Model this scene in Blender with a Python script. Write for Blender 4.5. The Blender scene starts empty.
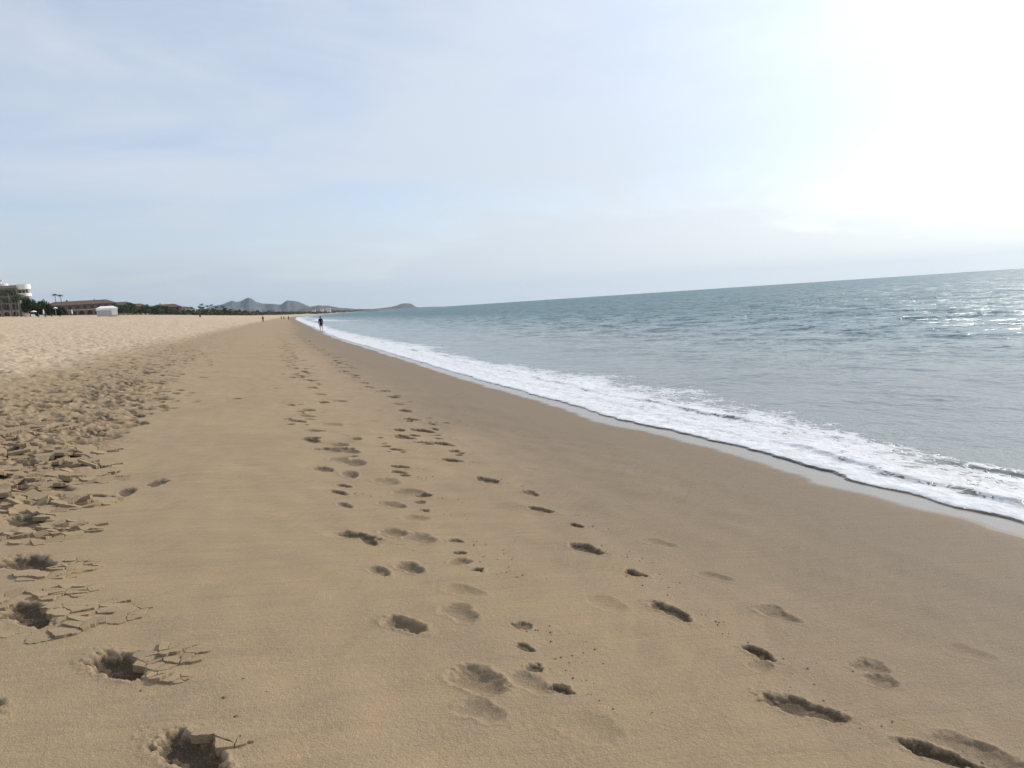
import bpy, math, random
import numpy as np
from mathutils import Matrix, Vector

random.seed(7)
rng = np.random.default_rng(11)
R = math.radians
EARTH = 6.371e6
EYE = 1.6            # eye above the sand underfoot; x = seaward, y = along the shore, z = up
SEA = -0.60          # mean water level
scene = bpy.context.scene
col = scene.collection

# ------------------------------------------------------------------ helpers
def tag(o, label=None, cat=None, group=None, kind=None):
    if label: o['label'] = label
    if cat: o['category'] = cat
    if group: o['group'] = group
    if kind: o['kind'] = kind
    return o

def empty(name, loc, rz=0.0):
    o = bpy.data.objects.new(name, None); col.objects.link(o)
    o.location = loc; o.rotation_euler = (0, 0, rz); o.empty_display_size = 0.2
    return o

class MB:
    def __init__(s): s.v = []; s.f = []
    def add(s, vs, fs):
        b = len(s.v); s.v += [tuple(v) for v in vs]; s.f += [tuple(i + b for i in f) for f in fs]
        return s
    def box(s, x0, x1, y0, y1, z0, z1, tz=0.0):
        c = tz
        vs = [(x0,y0,z0),(x1,y0,z0),(x1,y1,z0),(x0,y1,z0),(x0+c,y0+c,z1),(x1-c,y0+c,z1),(x1-c,y1-c,z1),(x0+c,y1-c,z1)]
        return s.add(vs, [(0,3,2,1),(4,5,6,7),(0,1,5,4),(1,2,6,5),(2,3,7,6),(3,0,4,7)])
    def ring(s, pts, rad, n=8, cap=True):
        # swept tube through pts with a radius each
        rings = []
        for i, p in enumerate(pts):
            p = Vector(p)
            a = Vector(pts[max(i-1,0)]); b = Vector(pts[min(i+1,len(pts)-1)])
            d = (b - a).normalized()
            u = d.cross(Vector((0,0,1)) if abs(d.z) < .95 else Vector((1,0,0))).normalized(); w = d.cross(u)
            rings.append([p + (u*math.cos(2*math.pi*k/n) + w*math.sin(2*math.pi*k/n))*rad[i] for k in range(n)])
        vs = [v for r in rings for v in r]
        fs = [(i*n+k, i*n+(k+1)%n, (i+1)*n+(k+1)%n, (i+1)*n+k) for i in range(len(pts)-1) for k in range(n)]
        if cap: fs += [tuple(range(n-1,-1,-1)), tuple((len(pts)-1)*n+k for k in range(n))]
        return s.add(vs, fs)
    def lathe(s, prof, n=20, cx=0, cy=0, a0=0.0, a1=2*math.pi):
        full = abs(a1-a0-2*math.pi) < 1e-6; m = n if full else n+1
        vs = [(cx + r*math.cos(a0+(a1-a0)*k/n), cy + r*math.sin(a0+(a1-a0)*k/n), z) for r, z in prof for k in range(m)]
        fs = []
        for i in range(len(prof)-1):
            for k in range(n):
                k2 = (k+1) % m if full else k+1
                fs.append((i*m+k, i*m+k2, (i+1)*m+k2, (i+1)*m+k))
        return s.add(vs, fs)
    def build(s, name, mat, parent=None, smooth=False):
        me = bpy.data.meshes.new(name); me.from_pydata(s.v, [], s.f); me.update()
        if smooth:
            me.polygons.foreach_set('use_smooth', [True]*len(me.polygons))
        me.materials.append(mat)
        o = bpy.data.objects.new(name, me); col.objects.link(o)
        if parent: o.parent = parent
        return o

def copy_tree(o, parent=None):
    c = o.copy(); col.objects.link(c)
    if parent: c.parent = parent
    for ch in list(o.children): copy_tree(ch, c)
    return c

# ------------------------------------------------------------------ node helpers
def new_mat(name):
    m = bpy.data.materials.new(name); m.use_nodes = True
    nt = m.node_tree
    return m, nt, nt.nodes['Principled BSDF']
def N(nt, t, **kw):
    n = nt.nodes.new(t)
    for k, v in kw.items():
        if k in n.inputs: n.inputs[k].default_value = v
        else: setattr(n, k, v)
    return n
def math_n(nt, op, a, b=None, clamp=False):
    n = nt.nodes.new('ShaderNodeMath'); n.operation = op; n.use_clamp = clamp
    for i, q in enumerate((a, b)):
        if q is None: continue
        if isinstance(q, (int, float)): n.inputs[i].default_value = q
        else: nt.links.new(q, n.inputs[i])
    return n.outputs[0]
def mix_c(nt, fac, a, b, blend='MIX'):
    n = nt.nodes.new('ShaderNodeMix'); n.data_type = 'RGBA'; n.blend_type = blend
    for s, q in ((n.inputs[0], fac), (n.inputs[6], a), (n.inputs[7], b)):
        if isinstance(q, (int, float)): s.default_value = q
        elif isinstance(q, tuple): s.default_value = (*q, 1.0) if len(q) == 3 else q
        else: nt.links.new(q, s)
    return n.outputs[2]
def remap(nt, v, a, b, c=0.0, d=1.0, smooth=False):
    n = nt.nodes.new('ShaderNodeMapRange'); n.interpolation_type = 'SMOOTHSTEP' if smooth else 'LINEAR'
    nt.links.new(v, n.inputs[0])
    for i, q in enumerate((a, b, c, d)): n.inputs[i+1].default_value = q
    return n.outputs[0]
def attr(nt, name):
    n = nt.nodes.new('ShaderNodeAttribute'); n.attribute_name = name
    return n.outputs['Fac']
def coords(nt, scale=(1,1,1), rot=(0,0,0)):
    tc = nt.nodes.new('ShaderNodeTexCoord'); mp = nt.nodes.new('ShaderNodeMapping')
    nt.links.new(tc.outputs['Object'], mp.inputs[0]); mp.inputs['Scale'].default_value = scale
    mp.inputs['Rotation'].default_value = rot
    return mp.outputs[0]
def noise(nt, vec, scale, detail=4, rough=.55, dist=0.0):
    n = nt.nodes.new('ShaderNodeTexNoise'); nt.links.new(vec, n.inputs['Vector'])
    n.inputs['Scale'].default_value = scale; n.inputs['Detail'].default_value = detail
    n.inputs['Roughness'].default_value = rough; n.inputs['Distortion'].default_value = dist
    return n.outputs['Fac']
def bump(nt, h, dist, strength=1.0, prev=None):
    n = nt.nodes.new('ShaderNodeBump'); nt.links.new(h, n.inputs['Height'])
    n.inputs['Distance'].default_value = dist; n.inputs['Strength'].default_value = strength
    if prev is not None: nt.links.new(prev, n.inputs['Normal'])
    return n.outputs[0]
def plain(name, c, rough=.7, var=.15, scale=2.0, spec=.3):
    m, nt, b = new_mat(name)
    f = noise(nt, coords(nt), scale, 5)
    k = remap(nt, f, .25, .75, 1-var, 1+var)
    cc = mix_c(nt, 1.0, c, (1,1,1), 'MULTIPLY')
    n = nt.nodes.new('ShaderNodeVectorMath'); n.operation = 'SCALE'
    nt.links.new(cc, n.inputs[0]); nt.links.new(k, n.inputs[3]); nt.links.new(n.outputs[0], b.inputs['Base Color'])
    b.inputs['Roughness'].default_value = rough; b.inputs['Specular IOR Level'].default_value = spec
    return m

# ------------------------------------------------------------------ numpy noise
_perm = np.random.default_rng(3).permutation(256).astype(np.int32)
_perm = np.concatenate([_perm, _perm]); _g = np.random.default_rng(5).normal(size=(256, 2)); _g /= np.linalg.norm(_g, axis=1)[:, None]
_g = _g.astype(np.float32)
def pnoise(x, y):
    xi = np.floor(x).astype(np.int32); yi = np.floor(y).astype(np.int32)
    xf = (x - xi).astype(np.float32); yf = (y - yi).astype(np.float32)
    u = xf*xf*xf*(xf*(xf*6-15)+10); v = yf*yf*yf*(yf*(yf*6-15)+10)
    xi &= 255; yi &= 255; x1 = (xi+1) & 255; y1 = (yi+1) & 255
    def gr(a, b, dx, dy):
        g = _g[_perm[_perm[a]+b]]
        return g[..., 0]*dx + g[..., 1]*dy
    a = gr(xi, yi, xf, yf); b = gr(x1, yi, xf-1, yf); c = gr(xi, y1, xf, yf-1); d = gr(x1, y1, xf-1, yf-1)
    return (a + u*(b-a) + v*((c + u*(d-c)) - (a + u*(b-a))))*1.5
def sstep(a, b, x):
    t = np.clip((x-a)/(b-a), 0, 1); return t*t*(3-2*t)

# ------------------------------------------------------------------ shape of the shore
XP = [-1500,-400,-200,-100,-60,-35,-20,-7,0,20,60,4000]
ZP = [16,14,12,7.9,5.3,3.75,1.9,.56,0,-1.6,-3.0,-5.0]
def soft_prof(x):
    # beach profile with its corners rounded
    w = np.minimum(.12*np.abs(x)+.2, 8)
    return (np.interp(x-w, XP, ZP) + np.interp(x, XP, ZP)*2 + np.interp(x+w, XP, ZP))/4
SHY = [-2000,0,100,258,500,1000,2000,4000,6500,9000,12000]
SHX = [0,0,0,1,4,15,75,300,1000,1700,2500]
def shift(y): return np.interp(y, SHY, SHX)
def ground_base(x, y):
    xs = x - shift(y)
    z = soft_prof(xs)
    k = 1 + .22*sstep(180, 600, y)*(xs < 0)
    z = z*k
    z = z + .05*pnoise(x*.11+5, y*.05)*sstep(-6, -1, -np.abs(xs)+0)*0 + .02*pnoise(x*.5+3, y*.16)*sstep(7, 2, xs)*sstep(-12, -2, xs)
    return z
EY = [-50,0,4.6,6.3,7.7,9.3,11.2,14,17.7,24.5,40,72,92,150,258,500]
EX = [5.7,5.6,5.53,5.43,5.48,5.36,5.08,5.07,4.89,4.81,4.54,4.2,4.55,5.2,6.2,9]
def edge(y):
    e = np.interp(y, EY, EX) + np.where(y > 500, shift(y)-4+0, 0)*1.0
    sc = .07*pnoise(y*1.1+3.3, y*0+.5) + .05*pnoise(y*2.7, y*0+7.5) + .022*pnoise(y*7, y*0+9.5)
    sc = sc + .3*pnoise(y*.12, y*0+2.5)*sstep(20, 80, y)
    # rounded lobes: scalloped front
    return e + sc
OY = [-50,0,6,8.5,11.9,15,18.6,24.6,31,38,39.5,44,53,80,101,150,258,500,900]
OX = [7.5,7.5,7.7,8.1,8.4,8.7,9.0,8.0,7.7,7.75,8.9,8.6,7.9,7.5,7.3,8.6,11,16,26]
def foam_outer(y): return np.interp(y, OY, OX) + np.where(y > 900, shift(y)-12, 0)
HAZE = 3.6e-5
SKY = .10
SUNP = 3.0
EXPO = 0.30
CLOUD = (5.8, 1.9, 9.0)
CLOUD_LOC = (7, 4, 0)
PRINTS = [
    (0.368,7.103,0.9,3.5,0.9,0.9), (0.439,7.393,0.7,2.5,0.7,0.7), (0.385,6.588,0.8,2.5,0.7,0.5), (0.396,5.639,1.3,3.5,0.9,0.9),
    (0.47,5.46,0.8,3.0,0.9,0.9), (0.668,5.65,0.9,2.5,0.3,0.5), (0.83,5.418,1.0,2.2,0.2,0.4), (1.057,5.306,0.5,2.0,0.9,0.8),
    (1.028,5.019,0.45,2.0,0.9,0.8), (0.989,4.848,0.6,2.0,0.5,0.6), (1.059,4.64,0.5,3.0,1.0,1.0), (0.46,4.801,0.75,2.2,0.6,0.6),
    (0.652,4.811,0.9,2.8,0.3,0.7), (0.888,4.276,1.0,1.6,0.1,0.2), (0.781,3.94,1.0,2.3,0.2,0.4), (0.472,3.875,1.05,4.0,0.6,0.7),
    (1.046,3.686,0.5,2.0,0.9,0.7), (0.99,3.425,0.45,2.0,0.9,0.9), (0.961,3.202,0.5,2.2,0.9,0.9), (0.895,3.071,0.9,1.5,0.3,0.35),
    (1.014,2.981,0.5,3.2,1.0,1.0), (0.69,3.167,1.1,3.6,0.35,0.5), (0.632,2.905,0.8,1.8,0.1,0.3), (1.012,2.663,1.0,1.0,0.05,0.15),
    (1.092,6.796,0.5,2.0,0.7,0.6), (1.019,6.538,0.5,2.0,0.7,0.6), (1.016,6.248,0.5,2.5,0.9,0.9), (0.895,6.011,0.8,1.5,0.2,0.3),
    (0.783,6.523,0.9,1.3,0.1,0.2), (0.983,6.906,0.8,1.3,0.1,0.2), (2.056,6.636,0.8,2.5,0.7,0.7), (1.941,6.011,1.0,3.0,0.9,0.8),
    (1.818,7.239,1.1,3.0,0.9,0.9), (2.057,5.462,0.6,3.0,1.0,1.0), (1.896,4.884,1.1,4.0,0.9,0.9), (1.994,4.31,0.65,4.0,1.0,1.0),
    (1.613,3.865,1.0,1.0,0.05,0.15), (1.899,3.665,1.15,4.0,0.85,0.9), (2.451,3.485,0.9,2.0,0.4,0.4), (2.455,3.544,0.6,1.6,0.3,0.3),
    (2.458,4.146,0.8,1.2,0.2,0.2), (2.468,4.883,0.9,1.2,0.2,0.2), (2.063,3.094,0.75,4.5,1.0,1.0), (1.984,2.971,0.5,1.5,0.3,0.3),
    (1.919,2.577,1.3,4.0,0.85,0.9), (2.472,2.835,0.7,2.0,0.4,0.45), (2.416,2.686,0.6,2.0,0.4,0.4), (2.194,2.149,1.15,5.5,0.95,1.0),
    (2.339,2.178,0.8,2.0,0.4,0.5), (2.368,2.06,0.9,2.5,0.3,0.5), (3.044,2.799,0.8,1.0,0.1,0.15), (1.583,45.7,1.0,4.0,0.8,0.8),
    (1.838,38.705,1.0,4.0,0.8,0.7), (1.959,34.453,1.0,4.0,0.8,0.9), (1.93,31.424,1.0,4.0,0.8,0.9), (1.883,27.595,1.0,4.0,0.8,0.9),
    (1.824,25.086,1.0,4.0,0.8,0.9), (1.723,23.431,1.0,4.0,0.8,0.8), (1.788,22.156,1.0,4.0,0.8,0.8), (1.763,20.664,1.1,4.0,0.8,0.8),
    (1.809,19.191,1.0,4.0,0.8,0.9), (1.827,17.911,1.1,4.0,0.8,0.9), (2.037,16.867,1.1,4.0,0.8,0.9), (2.038,15.545,1.1,4.0,0.8,0.9),
    (1.95,14.251,1.0,3.0,0.8,0.8), (1.9,13.145,1.0,3.5,0.8,0.9), (1.85,12.005,1.1,3.5,0.8,0.9), (1.801,10.833,1.4,3.5,0.8,1.0),
    (1.464,10.237,1.2,3.5,0.8,0.9), (1.842,9.551,1.2,4.0,0.8,1.0), (1.705,8.434,1.1,4.0,0.8,0.9), (1.899,10.092,0.7,3.0,0.8,0.8),
    (2.288,11.489,0.6,3.0,0.8,0.8), (2.058,11.424,0.6,3.0,0.8,0.7), (1.866,9.009,0.6,3.0,0.8,0.8), (1.222,9.308,0.7,3.0,0.8,0.8),
    (1.122,9.56,0.5,3.0,0.8,0.7), (1.087,8.159,0.8,3.0,0.8,0.8), (1.027,7.894,0.8,3.0,0.8,0.6), (1.07,7.699,0.5,3.0,0.8,0.9),
    (1.094,6.754,0.6,3.0,0.8,0.8), (-0.282,58.049,1.1,4.0,0.6,0.7), (-0.117,47.356,1.1,4.0,0.6,0.8), (0.082,42.632,1.1,4.0,0.6,0.7),
    (0.28,37.611,1.2,4.0,0.6,0.9), (0.254,31.956,1.1,4.0,0.6,0.8), (0.083,29.734,1.0,4.0,0.6,0.7), (0.266,26.606,1.2,4.0,0.6,0.8),
    (0.308,24.54,1.1,4.0,0.6,0.8), (0.583,22.942,1.2,4.0,0.6,0.8), (0.426,21.224,1.1,3.0,0.6,0.7), (0.563,20.018,1.2,4.0,0.6,0.8),
    (0.569,18.0,1.2,4.0,0.6,0.8), (0.733,18.928,0.8,3.0,0.6,0.6), (0.658,16.437,1.0,2.5,0.3,0.4), (0.654,14.859,1.1,3.0,0.5,0.6),
    (0.958,14.98,1.0,2.5,0.3,0.4), (0.034,14.465,1.0,2.5,0.5,0.5), (0.337,13.616,1.2,3.0,0.5,0.6), (0.116,12.196,1.2,3.5,0.7,0.9),
    (0.276,12.788,1.0,2.0,0.4,0.4), (0.291,11.17,1.0,2.5,0.4,0.5), (0.246,10.338,1.3,3.5,0.8,0.9), (0.632,11.736,1.2,2.0,0.1,0.3),
    (0.582,9.844,1.1,3.0,0.4,0.6), (0.481,9.445,1.1,3.0,0.4,0.6), (0.658,9.294,1.1,3.0,0.4,0.6), (0.65,8.563,1.2,3.0,0.4,0.6),
    (0.504,8.786,1.2,2.5,0.2,0.4), (0.302,8.293,1.0,3.0,0.6,0.7), (0.54,7.908,1.1,3.0,0.4,0.6), (0.822,10.294,0.9,3.0,0.4,0.5),
    (0.858,7.477,1.1,2.0,0.2,0.4), (0.775,6.525,1.0,2.0,0.2,0.4), (0.989,6.947,1.0,2.0,0.2,0.4), (-2.853,50.976,1.2,4.0,0.5,0.6),
    (-2.319,55.363,1.2,4.0,0.5,0.6), (-3.741,74.205,1.2,4.0,0.5,0.6), (-1.088,45.653,1.2,4.0,0.5,0.6), (-1.065,34.635,0.8,3.0,0.5,0.4),
    (0.849,25.463,0.8,3.0,0.5,0.5), (-0.244,18.014,0.6,2.0,0.5,0.5), (-2.969,13.102,1.3,5.0,0.7,0.9), (-3.903,15.932,1.4,5.0,0.6,0.8),
    (-4.684,18.086,1.3,4.0,0.5,0.7), (-3.756,18.633,1.1,4.0,0.5,0.7), (-3.627,17.669,1.0,4.0,0.5,0.6), (-2.722,9.257,1.5,6.0,0.8,1.0),
    (-3.13,10.118,1.3,6.0,0.8,1.0), (-2.382,9.77,1.2,5.0,0.8,0.9), (-2.483,10.715,1.2,4.0,0.6,0.7), (-3.452,11.186,1.2,5.0,0.7,0.9),
    (-3.575,12.234,1.2,4.0,0.7,0.8), (-3.982,13.319,1.1,4.0,0.6,0.7), (-1.955,9.013,1.2,4.5,0.7,0.8), (-1.798,8.587,1.0,4.0,0.7,0.7),
    (-2.446,8.158,1.5,6.5,0.8,1.0), (-1.466,7.565,1.2,5.0,0.8,0.9), (-1.266,7.91,1.1,4.5,0.8,0.9), (-1.663,7.451,1.0,4.5,0.8,0.8),
    (-3.117,22.121,1.3,4.0,0.6,0.9), (-3.493,24.143,1.3,4.0,0.6,0.9), (-2.794,20.717,1.0,4.0,0.6,0.8), (-3.527,19.372,1.0,3.0,0.6,0.7),
    (-3.186,19.873,1.0,3.0,0.6,0.7), (-3.933,14.945,1.2,4.0,0.5,0.7), (-5.075,17.097,1.2,4.0,0.5,0.7), (-2.726,11.844,1.1,4.0,0.6,0.7),
    (-2.411,9.066,1.2,4.0,0.6,0.7), (-2.751,8.665,1.2,4.0,0.6,0.7), (-2.081,7.889,1.2,5.0,0.6,0.7), (-1.999,6.666,1.4,8.0,0.8,1.0),
    (-2.445,7.31,1.3,7.0,0.7,0.9), (-1.674,5.473,1.35,9.0,0.8,1.0), (-1.413,4.511,1.3,9.0,0.8,1.0), (-0.848,3.735,1.05,9.0,0.9,1.0),
    (-0.454,2.898,1.05,8.0,0.9,1.0), (-2.128,5.7,1.3,7.0,0.7,0.9), (-1.736,4.296,1.3,7.0,0.7,0.9), (-1.372,3.576,1.3,7.0,0.7,0.9),
]
# ------------------------------------------------------------------ graded polar sheet shared by sand and sea
def sheet(name, theta, rad, z, attrs, mat, mask=None):
    nr, nt_ = len(rad), len(theta)
    X = rad[:, None]*np.sin(theta)[None, :]; Y = rad[:, None]*np.cos(theta)[None, :]
    co = np.empty((nr*nt_, 3), np.float32)
    co[:, 0] = X.ravel(); co[:, 1] = Y.ravel(); co[:, 2] = z.ravel()
    i = np.arange(nr-1)[:, None]*nt_ + np.arange(nt_-1)[None, :]
    q = np.stack([i, i+1, i+1+nt_, i+nt_], -1)[..., ::-1].reshape(-1, 4)
    if mask is not None:
        m = mask.ravel(); keep = m[q].any(axis=1); q = q[keep]
        used = np.zeros(nr*nt_, bool); used[q.ravel()] = True
        idx = np.cumsum(used)-1; co = co[used]; q = idx[q]
        attrs = {k: v.ravel()[used] for k, v in attrs.items()}
    me = bpy.data.meshes.new(name)
    me.vertices.add(len(co)); me.vertices.foreach_set('co', co.ravel())
    me.loops.add(q.size); me.loops.foreach_set('vertex_index', q.astype(np.int32).ravel())
    me.polygons.add(len(q)); me.polygons.foreach_set('loop_start', np.arange(0, q.size, 4, dtype=np.int32))
    me.polygons.foreach_set('use_smooth', np.ones(len(q), bool))
    me.update(calc_edges=True)
    for k, v in attrs.items():
        a = me.attributes.new(k, 'FLOAT', 'POINT'); a.data.foreach_set('value', v.astype(np.float32).ravel())
    me.materials.append(mat)
    o = bpy.data.objects.new(name, me); col.objects.link(o)
    return o

def seg(a, b, ratio=None, n=None):
    if ratio: n = int(math.log(b/a)/math.log(ratio))
    return np.geomspace(a, b, n, endpoint=False)
DENSE = R(.08)
theta = np.concatenate([np.arange(R(-180), R(-30), R(2.5)), np.arange(R(-30), R(60), DENSE), np.arange(R(60), R(180)+.01, R(2.5))])
rad = np.concatenate([seg(.05, 1.7, n=30), seg(1.7, 12, 1.0019), seg(12, 60, 1.0034), seg(60, 240, 1.006), seg(240, 13500, 1.018), [13500]])
RR = rad[:, None]*np.ones_like(theta)[None, :]
X = rad[:, None]*np.sin(theta)[None, :]; Y = rad[:, None]*np.cos(theta)[None, :]
curve = RR*RR/(2*EARTH)

# ------------------------------------------------------------------ sand
Z = ground_base(X, Y)
XS = X - shift(Y)
D = X - edge(Y)                                  # seaward distance from the swash edge
near = lambda lam: sstep(lam*260, lam*110, RR)  # fades detail finer than the sheet can carry
dryness = sstep(-5.2, -8.2, XS + .6*pnoise(X*.35, Y*.12) + .9*sstep(20, 60, Y)*0)
beach = sstep(-.6, -2.2, D)                      # 1 on the dry side, 0 on the smooth wet strip
h = np.zeros_like(Z)
h += .010*pnoise(X*1.7, Y*.9)*beach*near(.8)
h += .006*pnoise(X*4.1+9, Y*2.6)*beach*near(.3)
# long low ripples combed obliquely by the backwash
ux = X*.72 + Y*.70; uy = -X*.70 + Y*.72
wp = .35*pnoise(X*1.1, Y*1.1)
h += .0030*pnoise(uy*6.5+wp*4, ux*.9)*beach*near(.15)
h += .0016*pnoise(uy*17+wp*8, ux*2.2)*beach*near(.06)
h += .0012*pnoise(X*38, Y*38)*near(.03)*beach
h += .0010*pnoise(X*75, Y*75)*near(.018)*beach
# trampled, dry upper beach
up = sstep(-4.6, -7.5, XS + .8*pnoise(X*.5+2, Y*.2))
tr = np.abs(pnoise(X*1.5, Y*1.1)) + .6*np.abs(pnoise(X*3.1+4, Y*2.4)) + .35*np.abs(pnoise(X*6.3, Y*5.2+3))
h += up*(.12*(tr-.45))*near(1.2)
far_hummock = sstep(60, 130, RR)*up
h += far_hummock*.16*pnoise(X*.45, Y*.22)
# churned, broken strip where many feet went through the damp crust
churn = sstep(.25, -.55, X + 1.62 + .052*Y + .35*pnoise(Y*.8, X*.6))*sstep(6.0, 7.2, Y + .3*pnoise(X*2, Y*2))*sstep(30, 14, Y)*sstep(-7.5, -5, XS)
cn = 1-np.abs(pnoise(X*2.4+3, Y*3.1))*2.2
cn2 = 1-np.abs(pnoise(X*6.1, Y*8.3+5))*2.4
cn3 = np.abs(pnoise(X*17, Y*21))
h += churn*(.045*cn + .028*cn2 - .022*cn3*near(.1) - .03)
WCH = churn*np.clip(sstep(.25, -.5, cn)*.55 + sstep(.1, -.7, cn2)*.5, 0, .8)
# ruts of the trampled band that runs along the berm
ZS = np.zeros_like(Z); WET_SHADE = WCH.copy()

def window(cx, cy, rr):
    r0 = math.hypot(cx, cy); t0 = math.atan2(cx, cy)
    i0 = np.searchsorted(rad, max(r0-rr, .05)); i1 = np.searchsorted(rad, r0+rr)
    dt = math.asin(min(1, rr/r0)) if r0 > rr else math.pi
    j0 = np.searchsorted(theta, t0-dt); j1 = np.searchsorted(theta, t0+dt)
    return slice(i0, i1+1), slice(j0, j1+1)

def stamp(cx, cy, size, depth, sharp, dark, ang=0.0, crumbs=.3):
    L = .141*size; W = .049*size*(1.0+.75*(1-sharp))*rng.uniform(.85, 1.3)
    if size < .75: L *= .8; W *= 1.45
    rr = L*2.2; pinch = rng.uniform(0, .2); rag = 1.5 if size > .72 else 2.4
    s = window(cx, cy, rr)
    x = X[s]-cx; y = Y[s]-cy
    if x.size == 0: return
    c, n_ = math.cos(ang), math.sin(ang)
    u = (y*c + x*n_)/L; v = (x*c - y*n_)/W
    wx, wy = X[s], Y[s]
    nz = pnoise(wx*14+cx*7, wy*14) + .6*pnoise(wx*34, wy*34+cy) + .35*pnoise(wx*75, wy*75)*sharp
    # foot outline: ball wider than heel, narrow instep
    wid = 1.0 + .18*np.clip(u, -1, 1) - pinch*np.exp(-((u+.15)/.3)**2)
    q = np.sqrt(np.abs(u)**(2.6-.9*sharp) + np.abs(v/wid)**(2.3-.5*sharp) + 1e-6) + nz*(.08+.07*sharp)*rag
    soft = .62*(1-sharp)+.34
    prof = 1-sstep(1-soft, 1+soft*.35, q)
    floor = 1 - .30*np.exp(-((u+.1)/.28)**2) + .22*nz*(.5+.5*sharp)
    dz = -depth*prof*np.clip(floor, .4, 1.3)
    rim = np.exp(-((q-1.22)/.20)**2)*depth*(.15-.05*sharp)*(1+nz*.6)*(1 if cx > -1.2 else .4)
    dz += rim
    # pushed-up crumbs around the toe
    if crumbs > 0:
        cr = np.clip(pnoise(wx*48+cy, wy*48)-.22, 0, 1)*sstep(2.0, 1.05, q)*sstep(.85, 1.05, q)
        dz += cr*.014*crumbs*min(1, depth*40)
    ZS[s] = np.where(dz < 0, np.minimum(ZS[s], dz), ZS[s] + dz*(ZS[s] > -.01))
    WET_SHADE[s] = np.maximum(WET_SHADE[s], dark*(1-sstep(.80, 1.12, q+nz*.1)))  # moist sand inside the print, with its self-shadow painted in

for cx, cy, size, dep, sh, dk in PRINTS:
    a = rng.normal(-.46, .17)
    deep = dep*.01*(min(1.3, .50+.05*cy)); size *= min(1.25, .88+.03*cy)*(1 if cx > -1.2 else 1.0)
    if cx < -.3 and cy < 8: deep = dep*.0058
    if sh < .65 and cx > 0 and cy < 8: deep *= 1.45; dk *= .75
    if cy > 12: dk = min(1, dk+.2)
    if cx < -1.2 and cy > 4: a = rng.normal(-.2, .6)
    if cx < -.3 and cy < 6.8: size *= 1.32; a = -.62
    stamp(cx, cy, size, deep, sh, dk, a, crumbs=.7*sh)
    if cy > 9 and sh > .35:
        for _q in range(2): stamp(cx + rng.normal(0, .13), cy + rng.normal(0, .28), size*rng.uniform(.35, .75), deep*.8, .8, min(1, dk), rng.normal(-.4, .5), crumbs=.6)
# heavily trodden patch left of the smooth face
for _ in range(900):
    cy = 5.6 + 40*rng.random()**1.6
    lim = -1.75 - .045*cy - .5*math.sin(cy*.33)
    cx = lim - abs(rng.normal(0, 1.5)) - .1
    stamp(cx, cy, rng.uniform(.7, 1.4), rng.uniform(.025, .07), rng.uniform(.3, .9), rng.uniform(.3, 1), rng.normal(-.3, .7), crumbs=.5)
# the two walked lines going on along the shore
for k in range(560):
    cy = 20*math.exp(rng.random()**.75*2.4)
    cx = rng.choice([.45, .2, 1.85, 1.7]) + rng.normal(0, .16) - .0085*(cy-24)*(1 if rng.random() < .6 else .2)
    stamp(cx, cy, rng.uniform(1.1, 1.7), rng.uniform(.04, .07), .6, rng.uniform(.5, 1), rng.normal(0, .3), crumbs=0)
# scattered old softened steps on the face
for k in range(45):
    cy = rng.uniform(5, 30); cx = rng.uniform(.2, 3.0)
    stamp(cx, cy, rng.uniform(.7, 1.1), rng.uniform(.004, .011), .0, rng.uniform(0, .15), rng.normal(0, .4), crumbs=0)
for k in range(1000):
    cy = 15*math.exp(rng.random()*2.4); cx = -3.1 - .038*min(cy, 60) + rng.normal(0, .95)*(1-.2*(cy > 60))
    stamp(cx, cy, rng.uniform(1.0, 1.6), rng.uniform(.03, .07), .5, rng.uniform(.1, .7), rng.normal(0, .6), crumbs=0)
# dry sand pits
for k in range(2300):
    cy = 14 + 120*rng.random()**1.4; cx = -5.2 - 26*rng.random()**1.3
    if abs(math.atan2(cx, cy)) > R(32): continue
    stamp(cx, cy, rng.uniform(1.0, 1.9), rng.uniform(.03, .08), .15, .0, rng.uniform(0, 3.1), crumbs=0)

CR = []
# cracked crust plates lifted beside the deep prints
def crust(cx, cy, a, b, ang, lift, tilt, n, hole=None):
    rr = max(a, b)*1.5
    s = window(cx, cy, rr)
    wx, wy = X[s], Y[s]; x = wx-cx; y = wy-cy
    c, n_ = math.cos(ang), math.sin(ang)
    u = (x*c + y*n_)/a; v = (-x*n_ + y*c)/b
    q = np.sqrt(u*u+v*v) + .22*pnoise(wx*9, wy*9) + .1*pnoise(wx*24, wy*24)
    jx = x + .018*pnoise(wx*18, wy*18); jy = y + .018*pnoise(wx*18+7, wy*18)
    px = rng.uniform(-a, a, n)*1.25; py = rng.uniform(-b, b, n)*1.25
    d1 = np.full(x.shape, 9.); d2 = d1.copy(); who = np.zeros(x.shape, int)
    for k in range(n):
        d = np.hypot(jx - (px[k]*c - py[k]*n_), jy - (px[k]*n_ + py[k]*c))
        closer = d < d1
        d2 = np.where(closer, d1, np.minimum(d2, d)); who = np.where(closer, k, who); d1 = np.where(closer, d, d1)
    hgt = rng.uniform(.35, 1.0, n); tx = rng.normal(0, .09, n); ty = rng.normal(0, .09, n)
    body = hgt[who]*lift*.55*(1-.55*np.clip(q, 0, 1)) + (jx-px[who]*c)*tx[who]*.6 + (jy-py[who])*ty[who]*.6
    inside = 1-sstep(.93, 1.0, q)
    gap = 1-sstep(.005, .013, (d2-d1) + .004*pnoise(wx*60, wy*60))
    keep = (rng.random(n) < .75)[who]
    crack = gap*inside*sstep(.15, .5, q+.25)
    outer = np.exp(-((q-1.0)/.035)**2)
    dz = .25*lift*(1-np.clip(q, 0, 1))*inside
    ok = ZS[s] > -.012
    ZS[s] = np.where(ok, ZS[s]+dz, ZS[s])
    CR.append((cx, cy, a, b, ang, lift, n))

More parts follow.
